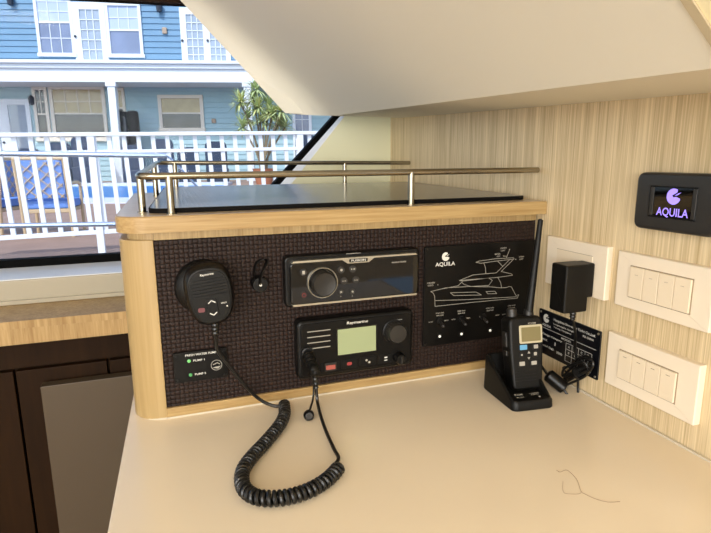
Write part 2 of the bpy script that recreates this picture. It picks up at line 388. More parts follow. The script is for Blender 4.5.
# sloping overhead moulding (soffit) along the right wall
bm=B(); pc=onp(285,113,1,.50); pt=onp(180,0,1,.54); pe=pt+(pt-pc)*1.36
sl=V((-.295,0,.232))
lows=[];ups=[]
ys=[-.3992,-.3,-.15,0,.15,.3,.40]
for y in ys:
    lo=V((-.175,y,.390+.039*y)); lows.append(lo); k_=max(0,(y+.15)/.65); k_=k_*k_; ups.append(V((-.86,y,.94)).lerp(V((pe.x,y,pe.z)),k_))
for (x,y,z) in ((-.176,.45,.4078),(-.186,.48,.4095),(-.21,.497,.411),(-.24,.502,.4125)):
    lows.append(V((x,y,z))); k_=(len(lows)-7)/5; ups.append(ups[6].lerp(pe,k_))
lows.append(pc); ups.append(pe)
def grid(bm,A,Bq,k=6):
    rows=[]
    for a,b in zip(A,Bq): rows.append([bm.verts.new(a.lerp(b,t/k)) for t in range(k+1)])
    for r1,r2 in zip(rows,rows[1:]):
        for i in range(k): bm.faces.new((r1[i],r1[i+1],r2[i+1],r2[i]))
    return rows
rows=grid(bm,lows,ups)
inner=[bm.verts.new((0,l.y,.390+.039*l.y)) for l in lows]
for i in range(len(lows)-1): bm.faces.new((rows[i][0],rows[i+1][0],inner[i+1],inner[i]))
tp=[bm.verts.new((0,u.y if i<7 else .56,1.049)) for i,u in enumerate(ups)]
tl=[r[-1] for r in rows]
for i in range(len(lows)-1): bm.faces.new((tl[i],tp[i],tp[i+1],tl[i+1])); bm.faces.new((tp[i],inner[i],inner[i+1],tp[i+1]))
bm.faces.new(rows[0]+[tp[0],inner[0]]); bm.faces.new((rows[-1]+[tp[-1],inner[-1]])[::-1])
bm.edges.ensure_lookup_table()
for i in range(len(lows)-1):
    for e_ in rows[i][0].link_edges:
        if e_.other_vert(rows[i][0]) is rows[i+1][0]: e_.smooth=False
so_=struct('ceiling_soffit',bm,'soffit',ang=60); so_.modifiers.clear()
# seam trim and the next overhead panel nearer the camera
fS=Fr((-.175,-.405,.390+.039*-.405),(0,1,0.039),(-.295,0,.232))
bm=B()
def sec(y0,y1,off,m,name):
    b=B(); P=[]
    for y in (y0,y1):
        z=.390+.039*y
        P.append([V((0,y,z-off)),V((-.175-off*.6,y,z-off)),V((-.86-off*.6,y,.94-off)),V((-.86,y,1.049)),V((0,y,1.049))])
    Q=[[b.verts.new(p) for p in r] for r in P]
    for i in range(5): b.faces.new((Q[0][i],Q[0][(i+1)%5],Q[1][(i+1)%5],Q[1][i]))
    b.faces.new(Q[0][::-1]); b.faces.new(Q[1]); struct(name,b,m,smooth=False)
bm.free()
sec(-.4070,-.4002,.0012,'soffit_edge','trim_8'); sec(-2.6,-.4072,.0,'lit_lining','ceiling_panel')

# cabinets under the sill
cab=empty('cabinet','dark brown wooden cabinet under the window sill','cabinet',loc=(-1.2,.45,-.95))
def loc(bm,o):
    for v in bm.verts: v.co-=o.location
    return bm
bm=B(); box(bm,-2.89,-.0,.452,.60,-.95,.043); obj('body',loc(bm,cab),'darkwood',cab)
bm=B(); box(bm,-2.89,-.0,.442,.452,-.064,.008,.001); obj('top_rail',loc(bm,cab),'darkwood',cab)
xs=[-1.5,onp(18,420,1,.44).x-.0,onp(20,362,1,.44).x*0-.60,-.15]
xs=[-1.6,-1.18,-.815,-.655,-.02]
for a,b in zip(xs,xs[1:]):
    bm=B(); box(bm,a+.002,b-.002,.436,.452,-.93,-.068,.002); obj('door',loc(bm,cab),'darkwood',cab)
w0=onp(40,387,1,.40)
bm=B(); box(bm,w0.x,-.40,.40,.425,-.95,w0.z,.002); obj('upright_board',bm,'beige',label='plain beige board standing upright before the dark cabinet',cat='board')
# furniture below the counter
bm=B(); box(bm,-.565,-.002,-.60,.345,-.95,-.031,.003)
obj('base_cabinet',bm,'darkwood',label='dark wooden base cabinet carrying the pale countertop',cat='cabinet')
ct=empty('countertop','smooth cream countertop below the instrument console','countertop',loc=(-.29,-.3,-.03))
bm=B(); slab(bm,rpoly([(-.606,-.66),(-.001,-.66),(-.001,.34),(-.580,.34)],[.03,0,0,0]),-.03,0,.002); obj('slab',loc(bm,ct),'counter',ct)
bm=B(); box(bm,-.0035,-.0005,-.66,-.004,0,.0022); box(bm,-.542,-.003,-.0035,-.001,0,.0018)
tube(bm,[(-.5425-.037*math.sin(k/8*PI/2)-.002*0,.0365-.0385*math.cos(k/8*PI/2),.0005) for k in range(9)],.0014,6); obj('caulk_line',loc(bm,ct),'caulk',ct)
# hair on the counter
bm=B(); hp=[(556.5,470),(560,472),(566,470),(571,473),(577,480),(581,491),(585,494),(596,499),(608,502),(620,501.5)]
tube(bm,smoothpath([onp(a,b,2,.0005) for a,b in hp],6),.0002,4)
tube(bm,smoothpath([onp(a,b,2,.0005) for a,b in ((563,481),(563.5,492),(572,494),(580,493.5),(581,491))],5),.00016,4)
obj('hair_strand',bm,mat('hair',(160,128,98),.5),label='single curled dark hair lying on the open countertop',cat='hair')

# ================================================================== INSTRUMENT CONSOLE
con=empty('instrument_console','oak console with dark woven fascia standing on the countertop','console',loc=(-.29,.22,0))
PX=-.5415
def qarc(cx,cyy,r,n=10): return [(cx-r*math.sin(k/n*PI/2),cyy-r*math.cos(k/n*PI/2)) for k in range(n+1)]
# shelf top with rounded front left corner
sh=[(-.001,.47),(-.001,-.021)]+qarc(-.5475,.0135,.0345)+[(-.582,.47)]
bm=B(); slab(bm,sh,.2365,.2552,.0018)
top_=obj('shelf_top',loc(bm,con),'edgewood',con)
bm=B(); slab(bm,inset(sh[::-1] if area(sh)<0 else sh,.0022),.2545,.25535); obj('shelf_surface',loc(bm,con),'topwood',con,label='pale oak surface of the shelf')
# frieze below the shelf, recessed at the left
bm=B(); box(bm,-.5415,-.003,-.001,.012,.2255,.2366); obj('frieze',loc(bm,con),'friezewood',con)
nk=[(-.5418,.46),(-.5418,.0)]+qarc(-.5418,.030,.030)+[(-.5718,.46)]
bm=B(); slab(bm,nk,.2255,.2367); obj('recessed_neck',loc(bm,con),'friezewood',con)
ps=[(-.5425,.345),(-.5425,-.0015)]+qarc(-.5445,.0350,.0370)+[(-.5815,.345)]
bm=B(); slab(bm,ps,.0005,.2262,.0015); obj('corner_post',loc(bm,con),'postwood',con)
bm=B(); box(bm,-.5420,-.002,.001,.014,.0135,.2265); obj('fascia',loc(bm,con),'panel',con)
bm=B(); box(bm,-.5425,-.002,-.0025,.012,.0005,.0135,.0008); obj('bottom_trim',loc(bm,con),'edgewood',con)
bm=B(); box(bm,-.5425,-.002,.016,.345,.001,.236); obj('carcass',loc(bm,con),'darkwood',con)
# rail
RZ=.2995
def fillet(P,r,n=6):
    P=[V(p) for p in P]; out=[P[0]]
    for a,b,c in zip(P,P[1:],P[2:]):
        p0=b+(a-b).normalized()*r; p1=b+(c-b).normalized()*r
        for k in range(n+1):
            s=k/n; out.append(p0*(1-s)**2+b*2*s*(1-s)+p1*s*s)
    out.append(P[-1]); return out
bm=B(); tube(bm,fillet([(-.004,-.0,RZ),(-.5535,.0,RZ),(-.535,.452,RZ+.0135),(-.001,.448,RZ+.0085)],.022),.0042,12); obj('guard_rail',loc(bm,con),'steel',con)
for (x,y,dz) in ((-.5195,-.0,0),(-.5525,.040,0),(-.2095,-.0,0),(-.5395,.352,.0105),(-.503,.4517,.0132),(-.155,.4495,.0098)):
    bm=B(); lathe(bm,[(.0044,.2553),(.0044,RZ+dz)],(x,y,0),n=14); lathe(bm,[(.0062,.2552),(.0060,.2562),(.0045,.2565)],(x,y,0),n=14)
    obj('rail_post',loc(bm,con),'steel',con)
# tray mat lying on the shelf
mt=empty('tray_mat','dark woven non-slip mat lying on the oak shelf inside the steel rail','mat',loc=(-.28,.22,.2555))
mp=rpoly([(-.5465,.010),(-.010,.010),(-.010,.440),(-.526,.440)],.022)
bm=B(); slab(bm,mp,.2556,.2612,.0012)
for v in bm.verts:
    if v.co.z>.256: v.co.z+=(v.co.y-.01)*.0135
obj('base',loc(bm,mt),'matedge',mt)
bm=B(); slab(bm,inset(mp,.0018),.2606,.26145,.0002)
for v in bm.verts: v.co.z+=(v.co.y-.01)*.0135
obj('woven_top',bm,'mat',mt).location=(.28,-.22,-.2555)

# ================================================================== STEREO
W=.018
f=panel_frame(352,282,0); st=empty('marine_stereo','glossy black marine stereo with round dial and silver trims on the fascia','stereo',f)
def poly(f,pts,w): return [f.px(x,y,w) for x,y in pts]
tl,tr,br,bl=poly(f,[(289,263.3),(419,254.4),(418,294.3),(292,305.2)],W)
x0=(tl[0]+bl[0])/2; x1=(tr[0]+br[0])/2; yt=(tl[1]+tr[1])/2; yb=(bl[1]+br[1])/2
bm=B(); slab(bm,rpoly([(x0-.006,yb-.004),(x1+.004,yb-.004),(x1+.004,yt+.008),(x0-.006,yt+.008)],.008),-.0008,.012,.003); obj('bezel',bm,'black',st)
bm=B(); slab(bm,rpoly([(x0,yb),(x1,yb),(x1,yt),(x0,yt)],.006),.010,W,.002); obj('face_plate',bm,'gloss',st)
cx,_=f.px(358.3,262,W); hw=.0145
bm=B(); slab(bm,[(x0+.002,yt-.0005),(cx-hw-.008,yt-.0005),(cx-hw,yt-.0058),(cx+hw,yt-.0058),(cx+hw+.008,yt-.0005),(x1-.002,yt-.0005),(x1-.005,yt+.0022),(x0+.005,yt+.0022)],.012,W+.0006,.0004); obj('top_trim',bm,'silver',st)
bm=B(); slab(bm,rpoly([(x0+.003,yb-.0016),(x1-.003,yb-.0016),(x1-.001,yb+.001),(x0+.001,yb+.001)],.001),.012,W+.0006,.0004); obj('bottom_trim',bm,'silver',st)
lx,ly=cx,yt-.0020
bm=B(); slab(bm,rrect(lx,ly,.0255,.0044,.001),W+.0004,W+.0012); lg=obj('logo_plate',bm,'gloss',st)
bm=B(); text_into(bm,'FUSION',lx,ly,.020,.0030,W+.0014); obj('lettering',bm,'white',lg,smooth=False)
bm=B(); lx2,ly2=f.px(399,262,W); text_into(bm,'MARINE STEREO',lx2,ly2,.021,.0022,W+.0003)
a=f.px(352,259,W)[0]; slab(bm,rrect(a+.004,yt+.0062,.02,.0006),.0119,.0122)
obj('lettering',bm,'ltgrey',st,smooth=False)
kx,ky=f.px(323,283,W+.004)
bm=B(); lathe(bm,[(.0202,W-.001),(.0202,W+.003),(.0198,W+.0042),(.0192,W+.0042),(.0189,W-.001)],(kx,ky,0),n=40); rg=obj('dial_ring',bm,'silver',st)
kx2,ky2=f.px(325.5,284.5,W+.014)
bm=B(); lathe(bm,[(.0165,W),(.0155,W+.013),(.0145,W+.0142),(.012,W+.0138),(.009,W+.0132),(0,W+.0126)],(kx,ky,0),n=40); obj('dial',bm,'grey',st)
for (px_,py_,r,lt,c) in ((303.5,272.5,.0048,'□','ltgrey'),(304,295,.0044,'○','red'),(341.3,270,.0050,'◁','ltgrey'),(353,269,.0050,'+','ltgrey'),(344,281,.0050,'<<','ltgrey'),(356,280,.0050,'>>','ltgrey'),(341,292,.0038,'\\','ltgrey'),(352.5,291.5,.0038,'/','ltgrey')):
    u,v=f.px(px_,py_,W+.001); bm=B(); lathe(bm,[(r,W-.0005),(r,W+.0008),(r*.9,W+.0013),(0,W+.0013)],(u,v,0),n=20); k=obj('button',bm,'grey',st)
    bm=B(); z=W+.0015
    if lt=='□': slab(bm,rrect(u,v,.0035,.0045,.0005),z,z+.0001)
    elif lt=='○':
        o_=circ(u,v,.0024,16); 
        for i in range(15): line(bm,[o_[(i+4)%16],o_[(i+5)%16]],.0007,.0001,z)
        line(bm,[(u,v+.0028),(u,v)],.0007,.0001,z)
    elif lt=='+': slab(bm,rrect(u-.002,v,.0016,.002),z,z+.0001); slab(bm,rrect(u+.0016,v,.0022,.002),z,z+.0001)
    elif lt=='◁': slab(bm,circ(u,v,.0017,10),z,z+.0001)
    elif lt in('<<','>>'): text_into(bm,lt,u,v,.0058,.002,z)
    else: slab(bm,circ(u,v,.0014,10),z,z+.0001); line(bm,[(u,v),(u+.0012*(1 if lt=='/' else -1),v-.002)],.0005,.0001,z); text_into(bm,'A',u,v-.0062,.0016,.0016,W+.0003)
    obj('symbol',bm,c,k,smooth=False)
q=poly(f,[(376,263),(413.5,261),(413.5,293),(376,297)],W)
bm=B(); slab(bm,rrect((q[0][0]+q[1][0])/2,(yt+yb)/2-.0035,q[1][0]-q[0][0],(yt-yb)-.012,.001),W-.0005,W+.0002); obj('display',bm,'gloss',st)

# ================================================================== VHF RADIO
W=.017
f=panel_frame(352,345,0); rd=empty('fixed_radio','dark grey fixed radio with pale green screen under the stereo','radio',f)
x0=f.px(296.5,350,W)[0]; x1=f.px(413.5,340,W)[0]; yt=(f.px(300,325,W)[1]+f.px(404,310.5,W)[1])/2; yb=(f.px(300,379,W)[1]+f.px(406,366.3,W)[1])/2
rx0=f.px(297,350,W)[0]
bm=B(); slab(bm,rpoly([(x0+.001,yb-.001),(x1,yb-.001),(x1,yt+.0025),(x0+.001,yt+.0025)],.009),-.0008,.0165,.005,4); obj('bezel',bm,'black',rd)
bm=B(); slab(bm,rpoly([(x0+.006,yb+.004),(x1-.0045,yb+.004),(x1-.0045,yt-.002),(x0+.006,yt-.002)],.006),.0155,W+.001,.001); obj('face_plate',bm,'plate',rd)
W2=W+.001
a=f.px(337.2,330.5,W2);b=f.px(376.5,324.5,W2);c=f.px(375,350.5,W2);d_=f.px(338.3,355,W2)
sx0,sx1=(a[0]+d_[0])/2,(b[0]+c[0])/2; sy1,sy0=(a[1]+b[1])/2,(c[1]+d_[1])/2
bm=B(); slab(bm,rrect((sx0+sx1)/2,(sy0+sy1)/2,sx1-sx0+.003,sy1-sy0+.003,.001),W2-.001,W2+.0003); obj('screen_surround',bm,'gloss',rd)
bm=B(); slab(bm,rrect((sx0+sx1)/2,(sy0+sy1)/2,sx1-sx0,sy1-sy0,.0008),W2,W2+.0005); obj('screen',bm,'lcd',rd)
u,v=f.px(357.5,322.3,W2); bm=B(); text_into(bm,'Raymarine',u,v,.030,.0048,W2+.0002,skew=.2); 
u,v=f.px(399,319.5,W2); text_into(bm,'PUSH DUAL',u,v,.010,.0013,W2+.0002)
obj('lettering',bm,'white',rd,smooth=False)
bm=B()
for i in range(4):
    p=f.px(307.5,331.8+5.6*i,W2);q=f.px(330,329.8+5.6*i,W2); line(bm,[(p[0],(p[1]+q[1])/2),(q[0],(p[1]+q[1])/2)],.0011,.0008,W2-.0002)
obj('speaker_grille',bm,'dimwhite',rd,smooth=False)
# keys
for (xa,xb,sym) in ((320.5,339.5,'red'),(341,357.5,'d'),(359.5,376,'w'),(378,393,'h')):
    p=f.px(xa,368,W2); q=f.px(xb,366,W2); cyk=(f.px(345,364,W2)[1]); ck=(p[0]+q[0])/2
    bm=B(); slab(bm,rrect(ck,cyk,q[0]-p[0]-.001,.0125,.0012),W2-.0003,W2+.0008,.0004); k=obj('key',bm,'black',rd)
    bm=B(); z=W2+.001; yy=cyk
    if sym=='red':
        slab(bm,rrect(ck,yy,.0165,.0115,.001),z,z+.0022,.0006); m='grey'
        fl=obj('flap',bm,m,k); bm=B(); slab(bm,rrect(ck,yy-.0005,.013,.0062,.001),z+.0022,z+.0027,.0003); m='redflap'
        obj('distress_key',bm,m,fl) if False else obj('distress_key',bm,m,k,label='red distress key')
        continue
    if sym=='d': slab(bm,rrect(ck,yy,.007,.0045,.002),z,z+.0001); m='red'
    elif sym=='w':
        for dx,dy in ((-.0022,.0016),(.0018,-.0016)): slab(bm,circ(ck+dx,yy+dy,.0016,12),z,z+.0001)
        m='ltgrey'
    else: slab(bm,rrect(ck,yy+.0018,.0045,.0018),z,z+.0001); slab(bm,rrect(ck,yy-.0022,.0045,.0012),z,z+.0001); m='white'
    obj('symbol',bm,m,k,smooth=False)
u,v=f.px(396,332.5,W2+.008)
bm=B(); lathe(bm,[(.0168,W2-.001),(.0164,W2+.0012),(.0150,W2+.0022)],(u,v,0),n=36); obj('knob_ring',bm,'black',rd)
bm=B(); lathe(bm,[(.0140,W2),(.0137,W2+.013),(.0122,W2+.016),(0,W2+.0165)],(u,v,0),n=36)
for k in range(22):
    a=k/22*2*PI; tube(bm,[(u+.0138*math.cos(a),v+.0138*math.sin(a),W2+.002),(u+.0136*math.cos(a),v+.0136*math.sin(a),W2+.0128)],.0006,5)
obj('channel_knob',bm,'knob',rd)
u,v=f.px(400,358.5,W2+.006)
bm=B(); lathe(bm,[(.0082,W2),(.0078,W2+.010),(.0066,W2+.012),(0,W2+.0123)],(u,v,0),n=28); kk=obj('volume_knob',bm,'black',rd)
bm=B(); slab(bm,rrect(u,v,.0022,.010,.0008),W2+.0115,W2+.0135,.0004); obj('grip',bm,'knob',kk)
# microphone socket and angled plug at the lower left
u,v=f.px(307.5,353,W2)
bm=B(); lathe(bm,[(.0088,W2-.001),(.0085,W2+.003),(.006,W2+.004)],(u,v,0)); obj('microphone_socket',bm,'black',rd)
sock=f.at(u,v,W2)
# tethered plug cap on the radio
capP=V((-.3755,-.058,.0078))

# ================================================================== HAND MICROPHONE AND CORD
f=panel_frame(205,293,0); mc=empty('hand_microphone','black hand microphone with coiled cord hanging at left of the fascia','microphone',f)
WF=.048
C=V(f.px(210.5,296,WF))
def micout(s,cx,cy,tilt,n=40):
    out=[]
    for k in range(n):
        a=2*PI*k/n; ca,sa=math.cos(a),math.sin(a); ex=2/2.7
        x=abs(ca)**ex*(1 if ca>0 else -1)*.0275; y=abs(sa)**ex*(1 if sa>0 else -1)*.0375
        x*=1+.06*(y/.0375); x*=s; y*=s
        out.append((cx+x*math.cos(tilt)-y*math.sin(tilt),cy+x*math.sin(tilt)+y*math.cos(tilt)))
    return out
TL=math.radians(6)
def loft(bm,rings):
    R=[[bm.verts.new((p[0],p[1],z)) for p in pts] for pts,z in rings]; n=len(R[0])
    for a,b in zip(R,R[1:]):
        for i in range(n): bm.faces.new((a[i],a[(i+1)%n],b[(i+1)%n],b[i]))
    bm.faces.new(R[0][::-1]); bm.faces.new(R[-1])
bm=B(); loft(bm,[(micout(.70,C.x,C.y,TL),.014),(micout(.86,C.x,C.y,TL),.018),(micout(.98,C.x,C.y,TL),.027),(micout(1.0,C.x,C.y,TL),.034),(micout(.96,C.x,C.y,TL),.042),(micout(.88,C.x,C.y,TL),WF-.001),(micout(.84,C.x,C.y,TL),WF)])
obj('housing',bm,'black',mc,ang=60)
# hook plate behind
hx,hy=f.px(203.5,287.5,.012)
bm=B(); lathe(bm,[(.033,0),(.0335,.008),(.031,.014),(.024,.018),(.012,.020)],(hx,hy,0),n=40); obj('wall_clip',bm,'blacksoft',mc)
def mq(dx,dy): return (C.x+dx*math.cos(TL)-dy*math.sin(TL),C.y+dx*math.sin(TL)+dy*math.cos(TL))
bm=B(); slab(bm,micout(.80,C.x,C.y,TL),WF-.001,WF+.0008,.0006)
obj('front_plate',bm,'blacksoft',mc)
bm=B()
for i in range(6):
    y=.019-i*.0037; h=.019-abs(i-3)*.0006 if i else .0165; p=[mq(-h,y),mq(h,y)]; line(bm,p,.0022,.0012,WF+.0006)
obj('speaker_ribs',bm,'black',mc)
bm=B(); slab(bm,rpoly([mq(-.0062,-.024),mq(.0062,-.024),mq(.0062,-.003),mq(-.0062,-.003)],.003),WF,WF+.002,.0006); rk=obj('rocker_key',bm,'black',mc)
bm=B(); z=WF+.0021
line(bm,[mq(-.0038,-.0078),mq(0,-.0050),mq(.0038,-.0078)],.0011,.0002,z); line(bm,[mq(-.0038,-.0198),mq(0,-.0226),mq(.0038,-.0198)],.0011,.0002,z); obj('arrow_marks',bm,'white',rk,smooth=False)
bm=B(); c=mq(-.0125,-.0145); slab(bm,rpoly([(c[0]-.0038,c[1]-.0026),(c[0]+.0038,c[1]-.0026),(c[0]+.0038,c[1]+.0026),(c[0]-.0038,c[1]+.0026)],.002),WF,WF+.0011); obj('key_mark',bm,mat('muted_red_key',(112,60,64),.5),mc)
bm=B(); c=mq(0,.0255); text_into(bm,'Raymarine',c[0],c[1],.0150,.0034,WF+.0010,skew=.2,rot=TL); c=mq(.0135,-.0105); text_into(bm,'HI/LO',c[0],c[1],.0062,.0018,WF+.0010,rot=TL); c=mq(.0165,-.015); slab(bm,circ(c[0],c[1],.0009,10),WF+.0008,WF+.001); obj('lettering',bm,'white',mc,smooth=False)
# strain relief + cord, in world coordinates
inv=f.mtx().inverted()
def wl(bm,inv=inv):
    for v in bm.verts: v.co=inv@v.co
    return bm
mb=f.at(*mq(.001,-.036),.030)
P0=onp(215.5,336,1,-.030); P1=onp(217.5,350,1,-.028); P2=onp(226,362,1,-.026); P3=onp(243,383,1,-.022)
bm=B(); pts=smoothpath([mb,mb.lerp(P0,.5),P0],8); tube(bm,pts,[.0052-.0022*i/(len(pts)-1)+(.0008 if i%4<2 else 0) for i in range(len(pts))],10); obj('strain_relief',wl(bm),'cord',mc)
cend=onp(340.5,462,2,.009)
coilpx=[(284,404.5),(284.5,414),(279.5,425),(267,440.5),(251,458),(242.5,472),(243.5,487),(255,496.5),(275.5,498.5),(296,495),(314,488),(329,478),(339,467)]
cl=smoothpath([onp(a,b,2,.0082) for a,b in coilpx],14)
cl[0]=cl[0]
# arc length resample
L=[0]
for a,b in zip(cl,cl[1:]): L.append(L[-1]+(b-a).length)
def along(t):
    s=t*L[-1]
    for i in range(len(L)-1):
        if L[i+1]>=s: break
    k=(s-L[i])/max(1e-9,L[i+1]-L[i]); return cl[i].lerp(cl[i+1],min(1,k)),(cl[i+1]-cl[i]).normalized()
turns=58; hel=[]; N=turns*12
for i in range(N+1):
    t=i/N; p,tg=along(t); tg=(along(min(1,t+.012))[0]-along(max(0,t-.012))[0]).normalized(); side=V((0,0,1)).cross(tg).normalized(); a=2*PI*i/12
    hel.append(p+(side*math.cos(a)+V((0,0,1))*math.sin(a))*.0056)
bm=B(); tube(bm,hel,.0023,8); obj('coiled_cord',wl(bm),'cord',mc)
st0=onp(275,406,2,.004); 
bm=B(); tube(bm,smoothpath([P0.lerp(mb,.15),P0,P1,P2,P3,onp(259,399,1,-.018),st0,hel[0]],8),.0023,8); obj('upper_cord',wl(bm),'cord',mc)
up=[hel[-1],onp(338.5,458,2,.006),onp(334,449,2,.005),onp(326,431,2,.0055),onp(320.5,415,2,.008),onp(317.5,402,1,-.048),onp(316.2,388,1,-.044)]
bm=B(); tube(bm,smoothpath(up,8),.0021,8); obj('lower_cord',wl(bm),'cord',mc)
pt_=up[-1]; el=onp(314.5,372,1,-.042)
bm=B(); pts=smoothpath([pt_,pt_.lerp(el,.5),el],8); tube(bm,pts,[.0026+.0012*i/(len(pts)-1)+(.0006 if i%4<2 else 0) for i in range(len(pts))],10); obj('plug_strain_relief',wl(bm),'cord',mc)
bm=B(); ax=(sock+V((0,-.001,0)))
pts=[ax+V((0,-.002,0)),ax.lerp(el,.35),ax.lerp(el,.7),el+V((0,.001,.003)),el+V((0,0,-.001))]
tube(bm,smoothpath(pts,6),.0066,14)
for t in (.15,.32,.5): 
    c_=ax.lerp(el,t); dd=(el-ax).normalized(); lathe(bm,[(.0066,-.0014),(.0078,-.001),(.0078,.001),(.0066,.0014)],c_,dd,16)
lathe(bm,[(0,-.0066),(.0066,-.004),(.0074,0),(.0066,.004),(0,.0066)],el,(0.2,-1,-.3),16)
obj('plug',wl(bm),'blacksoft',mc)
# plug cap: dangles beside the cord
cap=obj('plug_cap',lathe(B(),[(0,-.0045),(.0058,-.004),(.0066,-.002),(.0066,.002),(.0055,.0036),(.0045,.0028),(0,.003)],(0,0,0),(-.15,-1,.15),24),'cord')
cap.location=onp(308.8,415.2,2,.0072)
cap['label']='small round rubber plug cap on a strap beside the cord'; cap['category']='cap'
bm=B(); slab(bm,circ(0,0,.0042,20),-.0001,.0003); q=V((0,0,1)).rotation_difference(V((-.15,-1,.15)).normalized())
for v in bm.verts: v.co=q@(v.co+V((0,0,.0035)))
obj('cap_face',bm,'knob',cap)
bm=B(); c0=V(cap.location); s1=onp(313.2,398,1,-.045); s2=onp(313.5,385,1,-.042)
tube(bm,[p-c0 for p in smoothpath([c0+V((.001,.0,.0055)),s1,s2,el+V((-.004,0,0))],6)],.0013,6); obj('strap',bm,'cord',cap)

# ================================================================== CORD CLIP (disc with strap loop)
f=panel_frame(258,283,0); hk=empty('strap_hook','small dark disc with looped strap fixed right of the hand microphone','hook',f)
bm=B(); u,v=f.px(258,283,.004); lathe(bm,[(.0085,0),(.0085,.006),(.007,.008)],(u-.001,v+.001,0)); obj('base',bm,'black',hk)
u,v=f.px(260.6,285,.016); bm=B(); lathe(bm,[(.0060,.006),(.0095,.012),(.0100,.0145),(.0092,.016),(0,.0165)],(u,v,0)); obj('disc',bm,'blacksoft',hk)
bm=B(); slab(bm,circ(u,v,.0017,14),.0164,.0172); obj('rivet',bm,'white',hk)
bm=B(); A=[f.px(x,y,w)+(w,) for x,y,w in ((259.5,284,.0175),(260.8,276,.020),(264,268,.018),(266.5,261,.012),(262,259.5,.008),(256.5,263,.008),(254,272,.008),(254.5,279,.007))]
pts=smoothpath(A,6); 
rings=[]
for i,p in enumerate(pts):
    t=(pts[min(i+1,len(pts)-1)]-pts[max(i-1,0)]).normalized(); s_=V((.3,0,1)); s_=(s_-t*s_.dot(t)).normalized(); nn_=t.cross(s_)
    rings.append([bm.verts.new(p+s_*a*.0028+nn_*b*.0006) for a,b in ((-1,-1),(1,-1),(1,1),(-1,1))])
for a,b in zip(rings,rings[1:]):
    for k in range(4): bm.faces.new((a[k],a[(k+1)%4],b[(k+1)%4],b[k]))
bm.faces.new(rings[0]); bm.faces.new(rings[-1]); obj('strap',bm,'black',hk)

# ================================================================== FRESH WATER PUMP PANEL
f=panel_frame(200,366,0); W=.003
pp=empty('control_panel','small black plate lettered FRESH WATER PUMP with two green lights','control panel',f)
xa=f.px(173.8,368,W)[0]; xb=f.px(227.5,362,W)[0]; ya=(f.px(174,353.5,W)[1]+f.px(226,348,W)[1])/2; yb=(f.px(176,383.5,W)[1]+f.px(230,377,W)[1])/2
bm=B(); slab(bm,rrect((xa+xb)/2,(ya+yb)/2,xb-xa,ya-yb,.0015),0,W,.0006); pl=obj('plate',bm,'plate',pp)
for sx_,sy_ in ((xa+.004,ya-.004),(xb-.004,ya-.004),(xa+.004,yb+.004),(xb-.004,yb+.004)):
    bm=B(); lathe(bm,[(.0017,W),(.0015,W+.0006),(0,W+.0008)],(sx_,sy_,0),n=12); obj('screw',bm,'black',pp)
for (x,y,m) in ((189,361,'green'),(190.6,374.8,'green2')):
    u,v=f.px(x,y,W); bm=B(); lathe(bm,[(.0022,W),(.002,W+.0012),(0,W+.0018)],(u,v,0),n=14); obj('indicator_light',bm,m,pp)
bm=B(); ang=0
u,v=f.px(201,353.8,W); text_into(bm,'FRESH WATER PUMP',u,v,.0375,.0028,W+.0002)
u,v=f.px(199,360,W); text_into(bm,'PUMP 1',u,v,.0135,.0026,W+.0002); u,v=f.px(200.5,373.6,W); text_into(bm,'PUMP 2',u,v,.0135,.0026,W+.0002)
obj('lettering',bm,'white',pp,smooth=False)
bm=B(); u,v=f.px(216.5,365,W); o_=circ(u,v,.0066,24)
line(bm,o_+[o_[0]],.0008,.0001,W+.0001); slab(bm,[(u-.005,v-.003),(u+.002,v-.005),(u+.0055,v-.0015),(u-.001,v-.002)],W+.0001,W+.0003); line(bm,[(u-.004,v+.001),(u+.001,v+.003),(u+.004,v+.001)],.001,.0001,W+.0001)
obj('tap_symbol',bm,'ltgrey',pp,smooth=False)

# ================================================================== SWITCH PANEL WITH YACHT OUTLINE
f=panel_frame(480,292,0); W=.003
sw=empty('control_panel','large black switch panel engraved with a white yacht outline','control panel',f)
xa=f.px(424,300,W)[0]; yt=(f.px(424.5,248,W)[1]+f.px(532,239.5,W)[1])/2; yb=f.px(421.5,347.5,W)[1]; xb=f.px(537,270,W)[0]-.004
bm=B(); slab(bm,rrect((xa+xb)/2,(yt+yb)/2,xb-xa,yt-yb,.002),0,W,.0006); obj('plate',bm,'plate',sw)
for sx_,sy_ in ((xa+.004,yt-.004),(xb-.004,yt-.004),(xa+.004,yb+.004),(xb-.004,yb+.004)):
    bm=B(); lathe(bm,[(.0015,W),(.0013,W+.0006),(0,W+.0008)],(sx_,sy_,0),n=12); obj('screw',bm,'black',sw)
def zp(x,y): return f.px(410+x/5.079,240+y/5.079,W)
bm=B()
YL=[[(105,262),(118,270),(125,285),(127,337),(320,316),(545,295),(552,278),(538,282),(527,262),(515,238),(500,236),(492,241),(465,243),(410,238),(300,236),(180,243),(105,262)],
 [(127,308),(300,302),(545,288)],[(205,268),(335,264),(362,279),(222,282),(205,268)],[(386,262),(430,260),(440,272),(395,273),(386,262)],
 [(155,250),(245,232),(268,208),(250,206),(318,178),(372,172),(430,168),(440,165),(505,100)],[(525,98),(463,160),(515,172),(520,179),(445,190),(300,201),(250,206)],
 [(335,113),(350,107),(435,95),(525,90),(528,97),(435,107),(360,118),(335,113)],[(375,117),(383,140),(385,170)],[(445,107),(470,133)],
 [(268,208),(400,193),(418,205),(400,230),(310,236),(275,226),(262,215)],[(445,190),(460,215),(465,243)],[(490,90),(497,70),(505,50)],[(475,82),(490,82)]]
for p in YL: line(bm,[zp(*q) for q in p],.00065,.0001,W+.0001)
obj('yacht_outline',bm,'dimwhite',sw,smooth=False)
